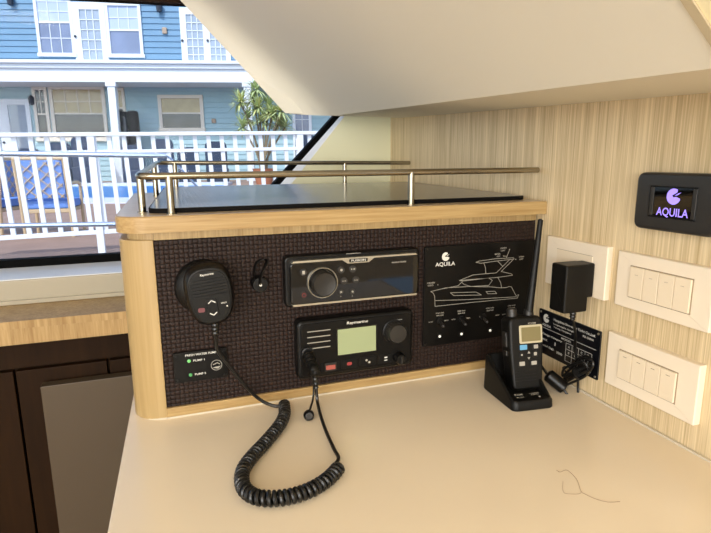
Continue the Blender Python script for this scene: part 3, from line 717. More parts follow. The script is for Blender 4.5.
bm=B(); u,v=f.px(445.7,256.6,W); emblem(bm,u,v,.0062,W+.0003); u,v=f.px(445.2,264.3,W); text_into(bm,'AQUILA',u,v,.0315,.0068,W+.0003)
obj('emblem',bm,'white',sw,smooth=False)
bm=B()
def tx(s,x,y,w,h=.0022): u,v=f.px(x,y,W); text_into(bm,s,u,v,w,h,W+.0002)
tx('ANCHOR',503.5,248,.0105);tx('LIGHT',503,250.4,.007);tx('MASTHEAD',497.5,254,.0095);tx('LIGHT',498.5,256.3,.006);tx('STERN',521.4,256.7,.009);tx('LIGHT',521.4,259,.007)
tx('FORWARD',431,283,.0120);tx('LIGHTS',430.5,285.4,.009)
for x,y,w in ((437.8,284.8,.001),(509.5,249.5,.001),(503.5,256,.001),(515.7,259.3,.001)): u,v=f.px(x,y,W); slab(bm,circ(u,v,.0007,8),W,W+.0003)
for (x,y,a,b_) in ((440,313,'PORT ENG.','BILGE'),(461.5,310.8,'STBD ENG.','BILGE'),(490,308,'PORT FWD','BILGE PUMP'),(511.5,305.5,'STBD FWD','BILGE PUMP')):
    tx(a,x,y,.0135,.0019); tx(b_,x,y+2.3,.0115,.0019)
for s,x,y in (('AUTO',430.6,322),('MAN',446.3,320.4),('AUTO',453.3,319.4),('MAN',468.2,318),('AUTO',481,316.6),('MAN',497.3,315),('AUTO',503.8,314.3)): tx(s,x,y,.0065,.0018)
obj('lettering',bm,'ltgrey',sw,smooth=False)
for (x,y,lx_,ly_) in ((440.5,321,439.6,336.3),(462.5,319.3,461.3,333.8),(484,317,490,330.3),(511,314.5,513,327.5)):
    u,v=f.px(x,y,W+.003); bm=B(); lathe(bm,[(.0052,W),(.0050,W+.0025),(.0035,W+.003)],(u,v,0),n=6); nut=obj('toggle_switch',bm,'black',sw)
    bm=B(); lathe(bm,[(.0016,W),(.0024,W+.010),(.0024,W+.013),(.001,W+.0145),(0,W+.0148)],(u,v,0),(0,-.35,1),n=14); obj('lever',bm,'grey',nut)
    u,v=f.px(lx_,ly_,W+.001); bm=B(); lathe(bm,[(.0046,W),(.0042,W+.0010),(.0022,W+.0014)],(u,v,0),n=20); bz=obj('light_bezel',bm,'black',sw)
    bm=B(); lathe(bm,[(.0021,W+.001),(.0018,W+.0022),(0,W+.0026)],(u,v,0),n=14); obj('indicator_light',bm,'ledwhite',bz)

# ================================================================== HANDHELD RADIO IN CHARGER
ca,sa=math.cos(-.12),math.sin(-.12)
chf=Fr((-.096,-.099,0),(ca,sa,0),(0,1,0))
ch=empty('charging_cradle','black wedge-shaped charging cradle holding the handheld radio on the countertop','charger',chf)
def arc_loft(bm,rings):
    R=[[bm.verts.new(p) for p in r] for r in rings]; n=len(R[0])
    for a,b in zip(R,R[1:]):
        for i in range(n): bm.faces.new((a[i],a[(i+1)%n],b[(i+1)%n],b[i]))
    bm.faces.new(R[0][::-1]); bm.faces.new(R[-1])
out=rpoly([(-.028,-.044),(.031,-.044),(.034,.040),(-.032,.040)],[.010,.010,.012,.012],6)
def ztop(y): 
    t=max(0,min(1,(y+.044)/.062)); return .012+.014*t*1.0+ .024*t*t*t
bm=B(); r_in=inset(out if area(out)>0 else out[::-1],.0035); o2=out if area(out)>0 else out[::-1]
r1=inset(o2,.0008); r2=inset(o2,.0055)
arc_loft(bm,[[(x,y,.0005) for x,y in r1],[(x,y,.002) for x,y in o2],[(x,y,ztop(y)-.003) for x,y in r1],[(x,y,ztop(y)) for x,y in r_in],[(x,y,ztop(y)-.0005) for x,y in r2],
   [(x*.93,-.020+(y+.044)*.62,min(ztop(y),.020)-.001) for x,y in r2]])
obj('body',bm,'blacksoft',ch,ang=50)
tiltf=math.atan2(.016,.04)
bm=B()
def onslope(dx,y): return (dx,y,ztop(y)+.0006)
b2=B(); text_into(b2,'ICOM',-.013,-.029,.011,.003,0); text_into(b2,'BC-220',-.013,-.034,.010,.002,0); text_into(b2,'CHARGE',.009,-.029,.014,.0018,0); text_into(b2,'RAPID',.009,-.0315,.010,.0016,0)
slab(b2,circ(.013,-.036,.0013,12),0,.0002)
for v in b2.verts: v.co.z+=ztop(v.co.y)+.0006
obj('lettering',b2,'ltgrey',ch,smooth=False); bm.free()
Bc=onp(528.5,385.5,1,-.113); Tc=onp(531,316.5,1,-.098)
hf=Fr(Bc,(1,-.12,0),Tc-Bc); H=(Tc-Bc).length
hs=empty('handheld_radio','black handheld radio with beige screen standing in the charging cradle','radio',hf)
bd=rpoly([(-.0215,-.006),(.0215,-.006),(.0245,.05),(.0245,H-.004),(.019,H),(-.019,H),(-.0245,H-.004),(-.0245,.05)],[.008,.008,.01,.006,.004,.004,.006,.01],4)
bm=B(); slab(bm,bd,-.012,0,.004,4); slab(bm,[(p[0],-p[1]) for p in bd],.0118,.026,.005,3)
for v in bm.verts:
    if v.co.z>.004: v.co=V((v.co.x,-v.co.y,-v.co.z))
for v in bm.verts: pass
if True: bm.normal_update(); obj('body',bm,'blacksoft',hs,ang=50)
u0_,v0_=hf.px(522.5,327.5,.001); u1_,v1_=hf.px(539,340,.001)
su,sv=(hf.px(531,334,.001)); sw_,sh_=.0335,.0245
bm=B(); slab(bm,rrect(su,sv,sw_,sh_,.0025),-.001,.0010,.0005); obj('screen_frame',bm,'lcdframe',hs)
bm=B(); slab(bm,rrect(su,sv,sw_-.0055,sh_-.0055,.0012),-.001,.0014); obj('screen',bm,'lcd2',hs)
bm=B(); u,v=hf.px(532,323.2,.001); text_into(bm,'ICOM',u,v,.011,.0024,.0006); u,v=hf.px(531.5,341,.001); text_into(bm,'IC-M25',u,v,.011,.0018,.0006); obj('lettering',bm,'ltgrey',hs,smooth=False)
for (x,y,w,h,m) in ((523.6,347.4,.0105,.0065,'blue'),(536,346.5,.0062,.005,'ltgrey'),(522,355,.0026,.0024,'dimwhite'),(535.5,353.7,.0042,.0045,'ltgrey'),(522.3,363.8,.0078,.0055,'ltgrey'),(534.2,362.8,.0078,.0050,'ltgrey')):
    u,v=hf.px(x,y,.001); bm=B(); slab(bm,rrect(u,v,w+.0035,h+.0035,.0015),-.001,.0007,.0003); k=obj('key',bm,'black',hs); bm=B(); slab(bm,rrect(u,v,w,h,.0008),.0007,.0009); obj('key_print',bm,m,k,smooth=False)
bm=B(); u,v=hf.px(529,352.7,.001); slab(bm,[(u-.002,v-.001),(u+.002,v-.001),(u,v+.0022)],.0005,.0009); u,v=hf.px(529,358,.001); slab(bm,[(u-.002,v+.001),(u+.002,v+.001),(u,v-.0022)],.0005,.0009); obj('arrow_keys',bm,'ltgrey',hs,smooth=False)
bm=B()
for i in range(4): u,v=hf.px(526,372+i*3.0,.001); line(bm,[(u-.015,v),(u+.015,v)],.0009,.0005,.0)
obj('speaker_slots',bm,'black',hs)
bm=B()
box(bm,-.0268,-.0235,.052,.072,-.018,-.007,.0008); box(bm,-.0264,-.0235,.040,.047,-.017,-.008,.0008); obj('side_buttons',bm,'grey',hs)
bm=B(); lathe(bm,[(.0068,H-.002),(.0066,H+.009),(.0055,H+.011),(0,H+.0115)],(-.012,0,-.013),(0,1,0)) if False else None
def vert_lathe(prof,c): 
    b=B(); lathe(b,[(r,z) for r,z in prof],c,(0,1,0),22); return b
bm.free()
obj('volume_knob',vert_lathe([(.0068,-.001),(.0066,.009),(.0055,.011),(0,.0115)],(-.0135,H,-.013)),'grey',hs)
obj('antenna_base',vert_lathe([(.0070,-.001),(.0066,.004),(.0055,.008)],(.012,H,-.014)),'grey',hs)
bm=B(); at_=hf.mtx().inverted()@onp(540.5,220,1,-.072); a0=V((.012,H+.004,-.013))
pts=[a0.lerp(at_,k/14) for k in range(15)]; tube(bm,pts+[at_+(at_-a0).normalized()*.0015],[.0056-.0020*k/14 for k in range(15)]+[.0016],14); obj('antenna',bm,'blacksoft',hs)

# ================================================================== THINGS ON THE OAK WALL
def quadrect(f,pts,w):
    q=[f.px(x,y,w) for x,y in pts]; return ((q[0][0]+q[3][0])/2,(q[1][0]+q[2][0])/2,(q[2][1]+q[3][1])/2,(q[0][1]+q[1][1])/2) # x0,x1,y0,y1
def switch_plate(ctr,corners,keys,marks,label):
    f=wall_frame(*ctr); r=empty('switch_plate',label,'light switch',f,); W=.009
    x0,x1,y0,y1=quadrect(f,corners,W)
    bm=B(); slab(bm,rrect((x0+x1)/2,(y0+y1)/2,x1-x0,y1-y0,.0015),0,W,.0014); obj('cover_plate',bm,'ivory',r)
    a0,a1,b0,b1=quadrect(f,keys,W)
    bm=B(); slab(bm,rrect((a0+a1)/2,(b0+b1)/2,a1-a0+.0022,b1-b0+.0022),W-.0004,W+.00015); obj('key_surround',bm,'seam',r,smooth=False)
    n=4; w=(a1-a0)/n
    for i in range(n):
        bm=B(); slab(bm,rrect(a0+w*(i+.5),(b0+b1)/2,w-.0009,b1-b0-.0004,.0006),W,W+.0022,.0005); k=obj('rocker_key',bm,'ivory2',r)
        bm=B()
        for d_ in ((-.0015,0,.0015) if marks=='dots' else (0,)):
            if marks=='dots': slab(bm,rrect(a0+w*(i+.5)+d_,b1-.009,.0007,.0007),W+.0022,W+.0024)
            else: slab(bm,rrect(a0+w*(i+.5),b1-.006,.005,.0007),W+.0022,W+.0024)
        obj('mark',bm,'seam',k,smooth=False)
    return r
def z4(x,y,ox,oy,s): return (ox+x/s,oy+y/s)
switch_plate((660,290),[(619.3,250),(716,270.5),(709,333),(613,304.5)],[z4(248,155,590,240,5.876),z4(612,235,590,240,5.876),z4(580,432,590,240,5.876),z4(222,330,590,240,5.876)],'dots','larger ivory plate of four rocker switches directly under the black display')
switch_plate((650,378),[(610.5,332.5),(702.6,366),(691.5,423.5),(602,382.5)],[z4(137,180,590,310,4.44),z4(392,280,590,310,4.44),z4(372,410,590,310,4.44),z4(120,298,590,310,4.44)],'dash','ivory plate of four rocker switches lowest on the oak wall, near the countertop')
# outlet
f=wall_frame(575,270); W=.008; ou=empty('outlet_plate','ivory wall outlet plate behind the black power adapter','outlet',f)
x0,x1,y0,y1=quadrect(f,[(548.5,235.5),(609,247.5),(603,300),(544,283)],W)
bm=B(); slab(bm,rrect((x0+x1)/2,(y0+y1)/2,x1-x0,y1-y0,.0015),0,W,.0014); obj('cover_plate',bm,'ivory',ou)
a=quadrect(f,[z4(135,110,535,230,5.92),z4(332,155,535,230,5.92),(592,290),(555,280)],W)
bm=B(); slab(bm,rrect((a[0]+a[1])/2,(a[2]+a[3])/2,a[1]-a[0],a[3]-a[2],.001),W-.001,W+.0006,.0003); obj('socket_insert',bm,'ivory2',ou)
bm=B(); line(bm,[(a[0],a[3]),(a[1],a[3])],.0008,.0003,W+.0002); obj('insert_edge',bm,'seam',ou,smooth=False)
# adapter
ad=empty('power_adapter','black plug-in power adapter with looped cable in the wall outlet','adapter',loc=(-.009,-.118,.15)); al=V(ad.location)
bm=B()
def yz(y0,y1,z0,z1,r=.003): return rpoly([(y0,z0),(y1,z0),(y1,z1),(y0,z1)],r,4)
slab(bm,yz(-.0145,.0145,-.030,.033),.010,.046,.0025); slab(bm,yz(-.0125,.0125,-.012,.033),0,.012,.002)
for v in bm.verts: v.co=V((-v.co.z,v.co.x,v.co.y))
for v in bm.verts: pass
obj('body',bm,'blacksoft',ad)
def al_(bm):
    for v in bm.verts: v.co-=al
    return bm
q0=al+V((-.020,-.002,-.031))
nx=-.012
def wp(x,y,d): return onp(x,y,0,-d)
bm=B(); pts=[q0+V((0,0,.001)),q0+V((0,0,-.012))]; tube(bm,[pts[0].lerp(pts[1],k/12) for k in range(13)],[.0042-.0012*k/12+(.0007 if k%4<2 else 0) for k in range(13)],10); obj('strain_relief',al_(bm),'cord',ad)
bm=B()
tube(bm,smoothpath([pts[1]+V((0,0,.002)),wp(575.5,334,.018),wp(575,348,.012),wp(577,362,.009)],8),.0020,8)
tube(bm,smoothpath([wp(577,362,.009),wp(586,356,.010),wp(593,364,.010),wp(585,376,.012),wp(569,384,.016),wp(563,388,.020)],8),.0018,8)
tube(bm,smoothpath([wp(590,360,.012),wp(579,358,.014),wp(573,366,.014),wp(563,376,.018),wp(565,368,.02),wp(582,362,.016),wp(588,368,.012)],8),.0018,8)
tube(bm,smoothpath([wp(578,372,.010),wp(578,388,.008),wp(577.5,399,.012),wp(574,401,.018),wp(567,394,.026),wp(563,388,.030)],8),.0017,8)
tube(bm,smoothpath([wp(566,372,.012),wp(563,368,.010),wp(567,366.5,.010),wp(573,368,.010),wp(580,360,.012)],8),.0013,8)
A_=wp(564,388,.030); C_=wp(547,374,.046); dirn=(A_-C_).normalized()
tube(bm,smoothpath([C_,onp(542,367,1,-.090),onp(538,360,1,-.070)],6),.0018,8)
obj('cable',al_(bm),'cord',ad)
bm=B(); lathe(bm,[(0,0),(.0055,0),(.0088,.002),(.0092,.004),(.0092,.026),(.0085,.0285),(.005,.030),(0,.030)],C_,dirn,20); obj('ferrite_bead',al_(bm),'black',ad)
bm=B(); bA=wp(564,380,.013); bB=wp(590,367,.012); 
for k in range(7):
    o_=V((.002*math.sin(k*2.1),.0,.0045*math.cos(k*1.7))); tube(bm,smoothpath([bA+o_*1.4,bA.lerp(bB,.5)+o_,bB+o_*1.2],5),.0019,7)
lathe(bm,[(.0088,-.002),(.0092,0),(.0088,.002)],bA.lerp(bB,.55),(bB-bA),14)
obj('cable_bundle',al_(bm),'cord',ad)
# builder's plate
f=wall_frame(570,342); W=.002; npf=empty('builder_plate','black engraved maker plate with four screws behind the cable','plate',f)
x0,x1,y0,y1=quadrect(f,[(539.5,308.5),(601.5,331.5),(597,377.5),(536.5,353)],W)
bm=B(); slab(bm,rrect((x0+x1)/2,(y0+y1)/2,x1-x0,y1-y0,.002),0,W,.0005); obj('plate',bm,mat('blue_black_plate',(10,12,18),.3),npf)
w=x1-x0; h=y1-y0; X=lambda t:x0+w*t; Y=lambda t:y1-h*t
for a,b_ in ((.035,.06),(.965,.06),(.035,.94),(.965,.94)):
    bm=B(); lathe(bm,[(.0018,W),(.0015,W+.0008),(0,W+.001)],(X(a),Y(b_),0),n=12); obj('screw',bm,'silver',npf)
bm=B(); z=W+.0002
emblem(bm,X(.14),Y(.17),.0065,z); text_into(bm,'AQUILA',X(.15),Y(.33),.019,.0042,z)
text_into(bm,'Hangzhou Sino-eagle Yacht Co.,Ltd.',X(.60),Y(.135),w*.66,.0048,z)
text_into(bm,'Longwangsha, Hengban,',X(.46),Y(.225),w*.38,.003,z); text_into(bm,'P.R. CHINA',X(.83),Y(.225),w*.16,.003,z); text_into(bm,'Yuhang, Hangzhou',X(.42),Y(.295),w*.3,.003,z); text_into(bm,'MODEL',X(.5),Y(.46),.020,.0026,z)
text_into(bm,'Design Category',X(.26),Y(.54),w*.34,.0036,z); text_into(bm,'MAX.',X(.14),Y(.66),.011,.003,z); text_into(bm,'1',X(.32),Y(.66),.0016,.005,z); text_into(bm,'Load (kg)',X(.19),Y(.80),w*.22,.0036,z); text_into(bm,'3500',X(.40),Y(.82),.012,.0034,z)
line(bm,[(X(.05),Y(.40)),(X(.95),Y(.40))],.0005,.0001,z-.0001)
for j in range(4):
    line(bm,[(X(.5),Y(.52+.13*j)),(X(.9),Y(.52+.13*j))],.0005,.0001,z-.0001)
for j in range(5): line(bm,[(X(.5+.1*j),Y(.52)),(X(.5+.1*j),Y(.91))],.0005,.0001,z-.0001)
for j,s_ in enumerate('ABCD'): text_into(bm,s_,X(.55+.1*j),Y(.585),.003,.0034,z); text_into(bm,'0',X(.55+.1*j),Y(.715),.0026,.0032,z)
obj('engraving',bm,'white',npf,smooth=False)
# wall display
f=wall_frame(672,205); W=.016; dp=empty('wall_display','black wall display showing violet AQUILA lettering on its small screen','display',f)
x0,x1,y0,y1=quadrect(f,[(641,172.5),(719,175.5),(716,238.5),(634,226.5)],W)
print('display',x0,x1,y0,y1)
bm=B(); slab(bm,rrect((x0+x1)/2-.002,(y0+y1)/2,x1-x0+.004,y1-y0+.002,.010),0,W,.004,5); obj('bezel',bm,'devblack',dp)
k=5.876
a=quadrect(f,[z4(360,145,590,160,k),z4(645,165,590,160,k),z4(615,365,590,160,k),z4(335,330,590,160,k)],W)
bm=B(); slab(bm,rrect((a[0]+a[1])/2,(a[2]+a[3])/2,a[1]-a[0],a[3]-a[2],.001),W-.002,W+.0006,.0004); obj('inner_frame',bm,'black',dp)
b_=quadrect(f,[z4(388,158,590,160,k),z4(612,172,590,160,k),z4(590,350,590,160,k),z4(372,322,590,160,k)],W)
bm=B(); slab(bm,rrect((b_[0]+b_[1])/2,(b_[2]+b_[3])/2,b_[1]-b_[0],b_[3]-b_[2]),W,W+.0010); sc=obj('screen',bm,'gloss',dp,smooth=False)
for xx in (a[0]+.004,a[1]-.003):
    bm=B(); slab(bm,rrect(xx,(a[2]+a[3])/2,.0045,(a[3]-a[2])-.004,.0006),W,W+.0012,.0004); obj('side_strip',bm,'devblack',dp)
bm=B(); u,v=f.px(*z4(497,215,590,160,k),W); emblem(bm,u,v,.0085,W+.0013); u,v=f.px(*z4(485,312,590,160,k),W); text_into(bm,'AQUILA',u,v,.0385,.0105,W+.0013); obj('screen_image',bm,'violet',sc,smooth=False)

# ================================================================== OUTSIDE
GZ=-.62
bm=B(); box(bm,-16,22,1.6,40,GZ-.2,GZ); struct('ground',bm,'pavers')
bm=B(); box(bm,-30,30,-60,-3.4,-1.5,-1.3); struct('ground_added_water',bm,'added_water')  # unseen water, added for the blue patch mirrored in the stereo
# fence
fe=empty('picket_fence','white picket fence along the dock beyond the window','fence',loc=(-.4,5,GZ)); fl=V(fe.location); fx0,fx1=-2.7,2.3
def fz(x,z): return z+.0156*(x+.4)
def loc2(bm,L_):
    for v in bm.verts: v.co-=L_
    return bm
def railbar(z0,z1,y0,y1,nm='rail',m='fence'):
    bm=B(); slab(bm,[(fx0,fz(fx0,z0)),(fx1,fz(fx1,z0)),(fx1,fz(fx1,z1)),(fx0,fz(fx0,z1))],-y1,-y0,.004); f_y(bm); obj(nm,loc2(bm,fl),m,fe)
railbar(.555,.590,4.955,5.045); railbar(.395,.428,4.975,5.025); railbar(-.365,-.325,4.975,5.025)
x=fx0+.04
while x<fx1:
    bm=B(); box(bm,-.0195,.0195,-.015,.015,-.345,.56)
    for v in bm.verts: v.co=V((x+v.co.x-(v.co.z-.1)*.0156*2.2,5+v.co.y,fz(x,v.co.z)))
    obj('picket',loc2(bm,fl),'fence',fe,smooth=False); x+=.130
for xx in (onp(97,200,1,5).x,onp(97,200,1,5).x-2.0,onp(97,200,1,5).x+2.0):
    bm=B(); box(bm,xx-.032,xx+.032,4.96,5.04,GZ,fz(xx,.56),.004); obj('fence_post',loc2(bm,fl),'fence',fe)
# boat's own rail
br=empty('deck_rail','bluish steel tube rail running just outside the window','railing',loc=(-1,1.9,.05)); bl_=V(br.location)
bm=B(); e0=onp(0,153.5,1,1.9); e1=onp(160,155.5,1,1.9); dd=(e1-e0).normalized()
tube(bm,[e0-dd*1.6,e1+dd*.03],.0115,12); obj('upper_tube',loc2(bm,bl_),'boatrail',br)
bm=B(); tube(bm,smoothpath([e1,onp(168,157,1,1.9),onp(178,166,1,1.9),onp(200,190,1,1.9)],6),.005,8); obj('stay',loc2(bm,bl_),'boatrail',br)
bm=B(); e0=onp(0,226,1,1.9); e1=onp(115,224,1,1.9); dd=(e1-e0).normalized(); tube(bm,[e0-dd*1.6,e1+dd*.5],.0105,12); obj('lower_tube',loc2(bm,bl_),'boatrail',br)
for xx in (-2.2,):
    bm=B(); tube(bm,[(xx,1.9,-.6),(xx,1.9,.37)],.0135,12); obj('stanchion',loc2(bm,bl_),'boatrail',br)
# pool
fwd=V((sy,cy,0)); rt=V((cy,-sy,0)); C0=V((CAM.x,CAM.y,0))
def g(fd,s): p=C0+fwd*fd+rt*s; return p
def gquad(name,d0,d1,s0,s1,z0,z1,m,**k):
    bm=B(); P=[g(d0,s0),g(d0,s1),g(d1,s1),g(d1,s0)]; slab(bm,[(p.x,p.y) for p in P],z0,z1); return obj(name,bm,m,smooth=False,**k)
pool=empty('swimming_pool','blue swimming pool with pale coping beyond the white fence','pool',loc=g(17,-6)+V((0,0,GZ))); pl_=V(pool.location)
def gq(name,d0,d1,s0,s1,z0,z1,m):
    bm=B(); P=[g(d0,s0),g(d0,s1),g(d1,s1),g(d1,s0)]; slab(bm,[(p.x,p.y) for p in P],z0,z1); obj(name,loc2(bm,pl_),m,pool,smooth=False)
gq('coping',12.0,13.6,-14,-4.8,GZ,GZ+.03,'coping'); gq('water',13.6,20.2,-14,-4.8,GZ,GZ+.012,'pool'); gq('far_coping',20.2,21.2,-14,-4.8,GZ,GZ+.10,'coping')
# chair
def patio_chair(label,fr,fab,group=None):
    r=empty('patio_chair',label,'chair',fr,group)
    bm=B(); box(bm,-.27,.27,-.27,.27,.36,.47,.03); obj('seat_cushion',bm,fab,r)
    bm=B(); slab(bm,rrect(0,.72,.50,.46,.05),-.03,.03,.012)
    for v in bm.verts: v.co=V((v.co.x,-.29-v.co.z-(v.co.y-.45)*.12,v.co.y))
    bk=obj('backrest',bm,fab,r)
    bm=B()
    for s_ in (-1,1):
        for k in range(-3,4):
            x_=k*.14; a=[(x_-.23*s_,.50),(x_+.23*s_,.93)]
            # clip to the panel
            (xa_,za_),(xb_,zb_)=a; pts=[]
            for t in [i/20 for i in range(21)]:
                X_=xa_+(xb_-xa_)*t; Z_=za_+(zb_-za_)*t
                if abs(X_)<.25: pts.append((X_,Z_))
            if len(pts)>1: tube(bm,[(pts[0][0],-.328-(pts[0][1]-.45)*.12,pts[0][1]),(pts[-1][0],-.328-(pts[-1][1]-.45)*.12,pts[-1][1])],.007,5)
    obj('lattice',bm,'tan',bk)
    bm=B(); box(bm,-.27,.27,-.28,.28,.31,.36,.01); obj('seat_frame',bm,'tan',r)
    for sx_ in (-1,1):
        bm=B(); tube(bm,[(sx_*.27,-.26,0),(sx_*.27,-.29,.45),(sx_*.27,-.36,.98)],.022,8); obj('rear_post',bm,'tan',r)
        bm=B(); tube(bm,[(sx_*.28,.25,0),(sx_*.28,.26,.62)],.02,8); obj('front_leg',bm,'tan',r)
        bm=B(); tube(bm,smoothpath([(sx_*.27,-.31,.66),(sx_*.31,0,.67),(sx_*.28,.27,.63)],5),.022,8); obj('armrest',bm,'tan',r)
    bm=B(); tube(bm,[(-.28,-.36,.97),(.28,-.36,.97)],.022,8); obj('top_rail',bm,'tan',r)
    return r
p=onp(53,205,1,7.1)
patio_chair('blue cushioned patio chair with lattice back seen through the fence',Fr((p.x,7.1,GZ),(1,-.10,0),(.10,1,0)),'bluefab')
p=onp(-8,205,1,7.3)
patio_chair('blue patio chair partly cut off at the left edge, turned sideways',Fr((p.x-.05,7.5,GZ),(.35,.93,0),(-.93,.35,0)),'bluefab')
# covered furniture by the pool
covs=[(-56,.0),(62,1),(86,1),(135,1.1),(165,.7),(190,.9),(218,1.1),(308,.9)]
desc=['behind the lattice chair','below the wide porch window','right of the wide porch window','under the tall black canister','left of the square porch window','below the square porch window','right of the square porch window','farthest right by the slanting window edge']
first=None
for i,(x_,w_) in enumerate(covs):
    if x_<0: x_=30
    P_=CAM+ray(x_,180)*(22.4/ray(x_,180).dot(fwd)); 
    if first is None:
        first=empty('covered_seat','navy covered poolside seat '+desc[i],'covered furniture',loc=(P_.x,P_.y,GZ),group='navy covered seats along the porch')
        bm=B(); box(bm,-.42,.42,-.45,.40,0,.55,.06); obj('seat_base',bm,'navy',first)
        bm=B(); slab(bm,rrect(0,.80,.86,1.4,.22),-.16,.16,.08)
        for v in bm.verts: v.co=V((v.co.x,.22+v.co.z*1.0,v.co.y*.98))
        obj('seat_back',bm,'navy',first)
    else:
        o=first.copy(); COL.objects.link(o); o.location=(P_.x,P_.y,GZ); o.scale=(1,1,1.0+.3*((i*37)%5)/4); o['label']='navy covered poolside seat '+desc[i]
        for c_ in list(first.children): d2=c_.copy(); COL.objects.link(d2); d2.parent=o

# ---- house
a15=math.radians(-15.0); HX=V((math.cos(a15),math.sin(a15),0)); HN=V((-math.sin(a15),math.cos(a15),0))
def hframe(dist): return Fr(C0+HN*dist,HX,(0,0,1))
hU=hframe(25.0); hL=hframe(26.5); hB=hframe(24.6)
ho=empty('house','pale blue wooden house with white porch and upper windows','house',hL); ho_inv=hL.mtx().inverted()
def hobj(name,bm,m,fr,parent=None,**k):
    T=ho_inv@fr.mtx()
    for v in bm.verts: v.co=T@v.co
    return obj(name,bm,m,parent or ho,**k)
def siding(bm,x0,x1,y0,y1,step=.24,dep=.035):
    n=int((y1-y0)/step); 
    for i in range(n+1):
        a=y0+i*step; b=min(a+step,y1)
        if b<=a: break
        vs=[bm.verts.new(p) for p in ((x0,a,-.1),(x1,a,-.1),(x1,a,dep),(x0,a,dep),(x0,b,-.1),(x1,b,-.1),(x1,b,0),(x0,b,0))]
        for q in ((0,1,2,3),(3,2,6,7),(7,6,5,4),(0,3,7,4),(1,5,6,2),(0,4,5,1)): bm.faces.new([vs[j] for j in q])
hx0,_=hU.px(-60,60); hx1,_=hU.px(420,60)
_,yb60=hB.px(90,60.5); _,yb82=hB.px(90,82)
bm=B(); siding(bm,hx0,hx1,yb60-.1,yb60+6.5); hobj('upper_siding',bm,'siding',hU,smooth=False)
bm=B(); siding(bm,hx0,hx1,GZ,yb82+.25); hobj('porch_siding',bm,'siding2',hL,smooth=False)
bm=B(); s0,_=hB.px(-60,60); s1,_=hB.px(420,60)
box(bm,s0,s1,yb82,yb60-.28,-.25,.0,.02); box(bm,s0,s1,yb60-.32,yb60-.12,-.25,.10,.03); box(bm,s0,s1,yb60-.14,yb60,-.5,.22,.03); hobj('porch_beam',bm,'housewhite',hB)
bm=B(); box(bm,s0,s1,yb82+.02,yb82+.1,-2.0,-.25); hobj('porch_ceiling',bm,'housewhite',hB)
_,gy=hB.px(90,182)
for (xt,) in ((110.5,),(247,),(-25,),(372,)):
    u,_=hB.px(xt,85); bm=B(); box(bm,u-.16,u+.16,GZ,yb82,-.30,-.02,.02); box(bm,u-.22,u+.22,yb82-.18,yb82,-.34,.02,.02); box(bm,u-.20,u+.20,GZ,GZ+.3,-.34,.02,.02); hobj('porch_column',bm,'housewhite',hB)
def rect(fr,xa,ya,xb,yb): 
    p=fr.px((xa),(ya+yb)/2); q=fr.px(xb,(ya+yb)/2); r_=fr.px((xa+xb)/2,ya); s_=fr.px((xa+xb)/2,yb); return p[0],q[0],s_[1],r_[1]
def hwin(fr,px,cols,rows_up,rows_lo,fm,gm_up,gm_lo,tw=.13,name='window'):
    x0,x1,y0,y1=rect(fr,*px); bm=B()
    box(bm,x0,x0+tw,y0,y1,0,.10,.01); box(bm,x1-tw,x1,y0,y1,0,.10,.01); box(bm,x0,x1,y1-tw,y1,0,.11,.01); box(bm,x0-.04,x1+.04,y0-.02,y0+tw,0,.14,.01); ym=(y0+y1)/2
    box(bm,x0+tw,x1-tw,ym-.035,ym+.035,0,.08)
    mw=.015
    for r_,(ya_,yb_) in ((rows_up,(ym+.03,y1-tw)),(rows_lo,(y0+tw,ym-.03))):
        if r_:
            for i in range(1,cols): c_=x0+tw+(x1-x0-2*tw)*i/cols; box(bm,c_-mw,c_+mw,ya_,yb_,.03,.065)
            for i in range(1,r_): c_=ya_+(yb_-ya_)*i/r_; box(bm,x0+tw,x1-tw,c_-mw,c_+mw,.03,.065)
    w=hobj(name,bm,fm,fr)
    for gm,(ya_,yb_) in ((gm_up,(ym,y1-tw)),(gm_lo,(y0+tw,ym))):
        b3=B(); box(b3,x0+tw,x1-tw,ya_,yb_,-.0,.045); hobj('pane',b3,gm,fr,w,smooth=False)
    return w
def hdoor(fr,px,cols,rows_,gl,fm='housewhite'):
    x0,x1,y0,y1=rect(fr,*px); a0,a1,b0,b1=rect(fr,*gl); bm=B()
    box(bm,x0,a0,y0,y1,0,.09,.01); box(bm,a1,x1,y0,y1,0,.09,.01); box(bm,a0,a1,b1,y1,0,.09); box(bm,a0,a1,y0,b0,0,.09)
    for i in range(1,cols): c_=a0+(a1-a0)*i/cols; box(bm,c_-.017,c_+.017,b0,b1,.03,.08)
    for i in range(1,rows_): c_=b0+(b1-b0)*i/rows_; box(bm,a0,a1,c_-.017,c_+.017,.03,.08)
    w=hobj('door',bm,fm,fr)
    b3=B(); box(b3,a0,a1,b0,b1,0,.05); hobj('pane',b3,'hglasslight',fr,w,smooth=False)
    b3=B(); lathe(b3,[(.05,0),(.05,.05),(0,.07)],(x0+.25*(a0-x0)*1+0,(y0+y1)/2-.2,.09)); hobj('door_knob',b3,'lantern',fr,w)
    return w
hwin(hU,(36,-12,73.5,56.5),3,3,2,'housewhite','curtain','hglass'); hwin(hU,(107,3,142.5,57.5),3,2,0,'housewhite','curtain','hglass')
hdoor(hU,(74,2.5,107,61),3,5,(82,10,101.5,60)); hdoor(hU,(181,8,207,64),3,6,(187.5,15,203.5,63)); hdoor(hU,(207,8,230,64),3,6,(210.5,16,225.5,63))
hdoor(hL,(2,99,34,176),1,1,(11,105,28.5,150)); hdoor(hL,(-24,98,1,176),1,1,(-16,104,-4,150))
hwin(hL,(35,87,50,141),2,2,0,'trimcream','hglassdark','hglassdark',.14); hwin(hL,(51.5,86,107,141),4,2,0,'trimcream','hglasswarm','hglassdark',.16)
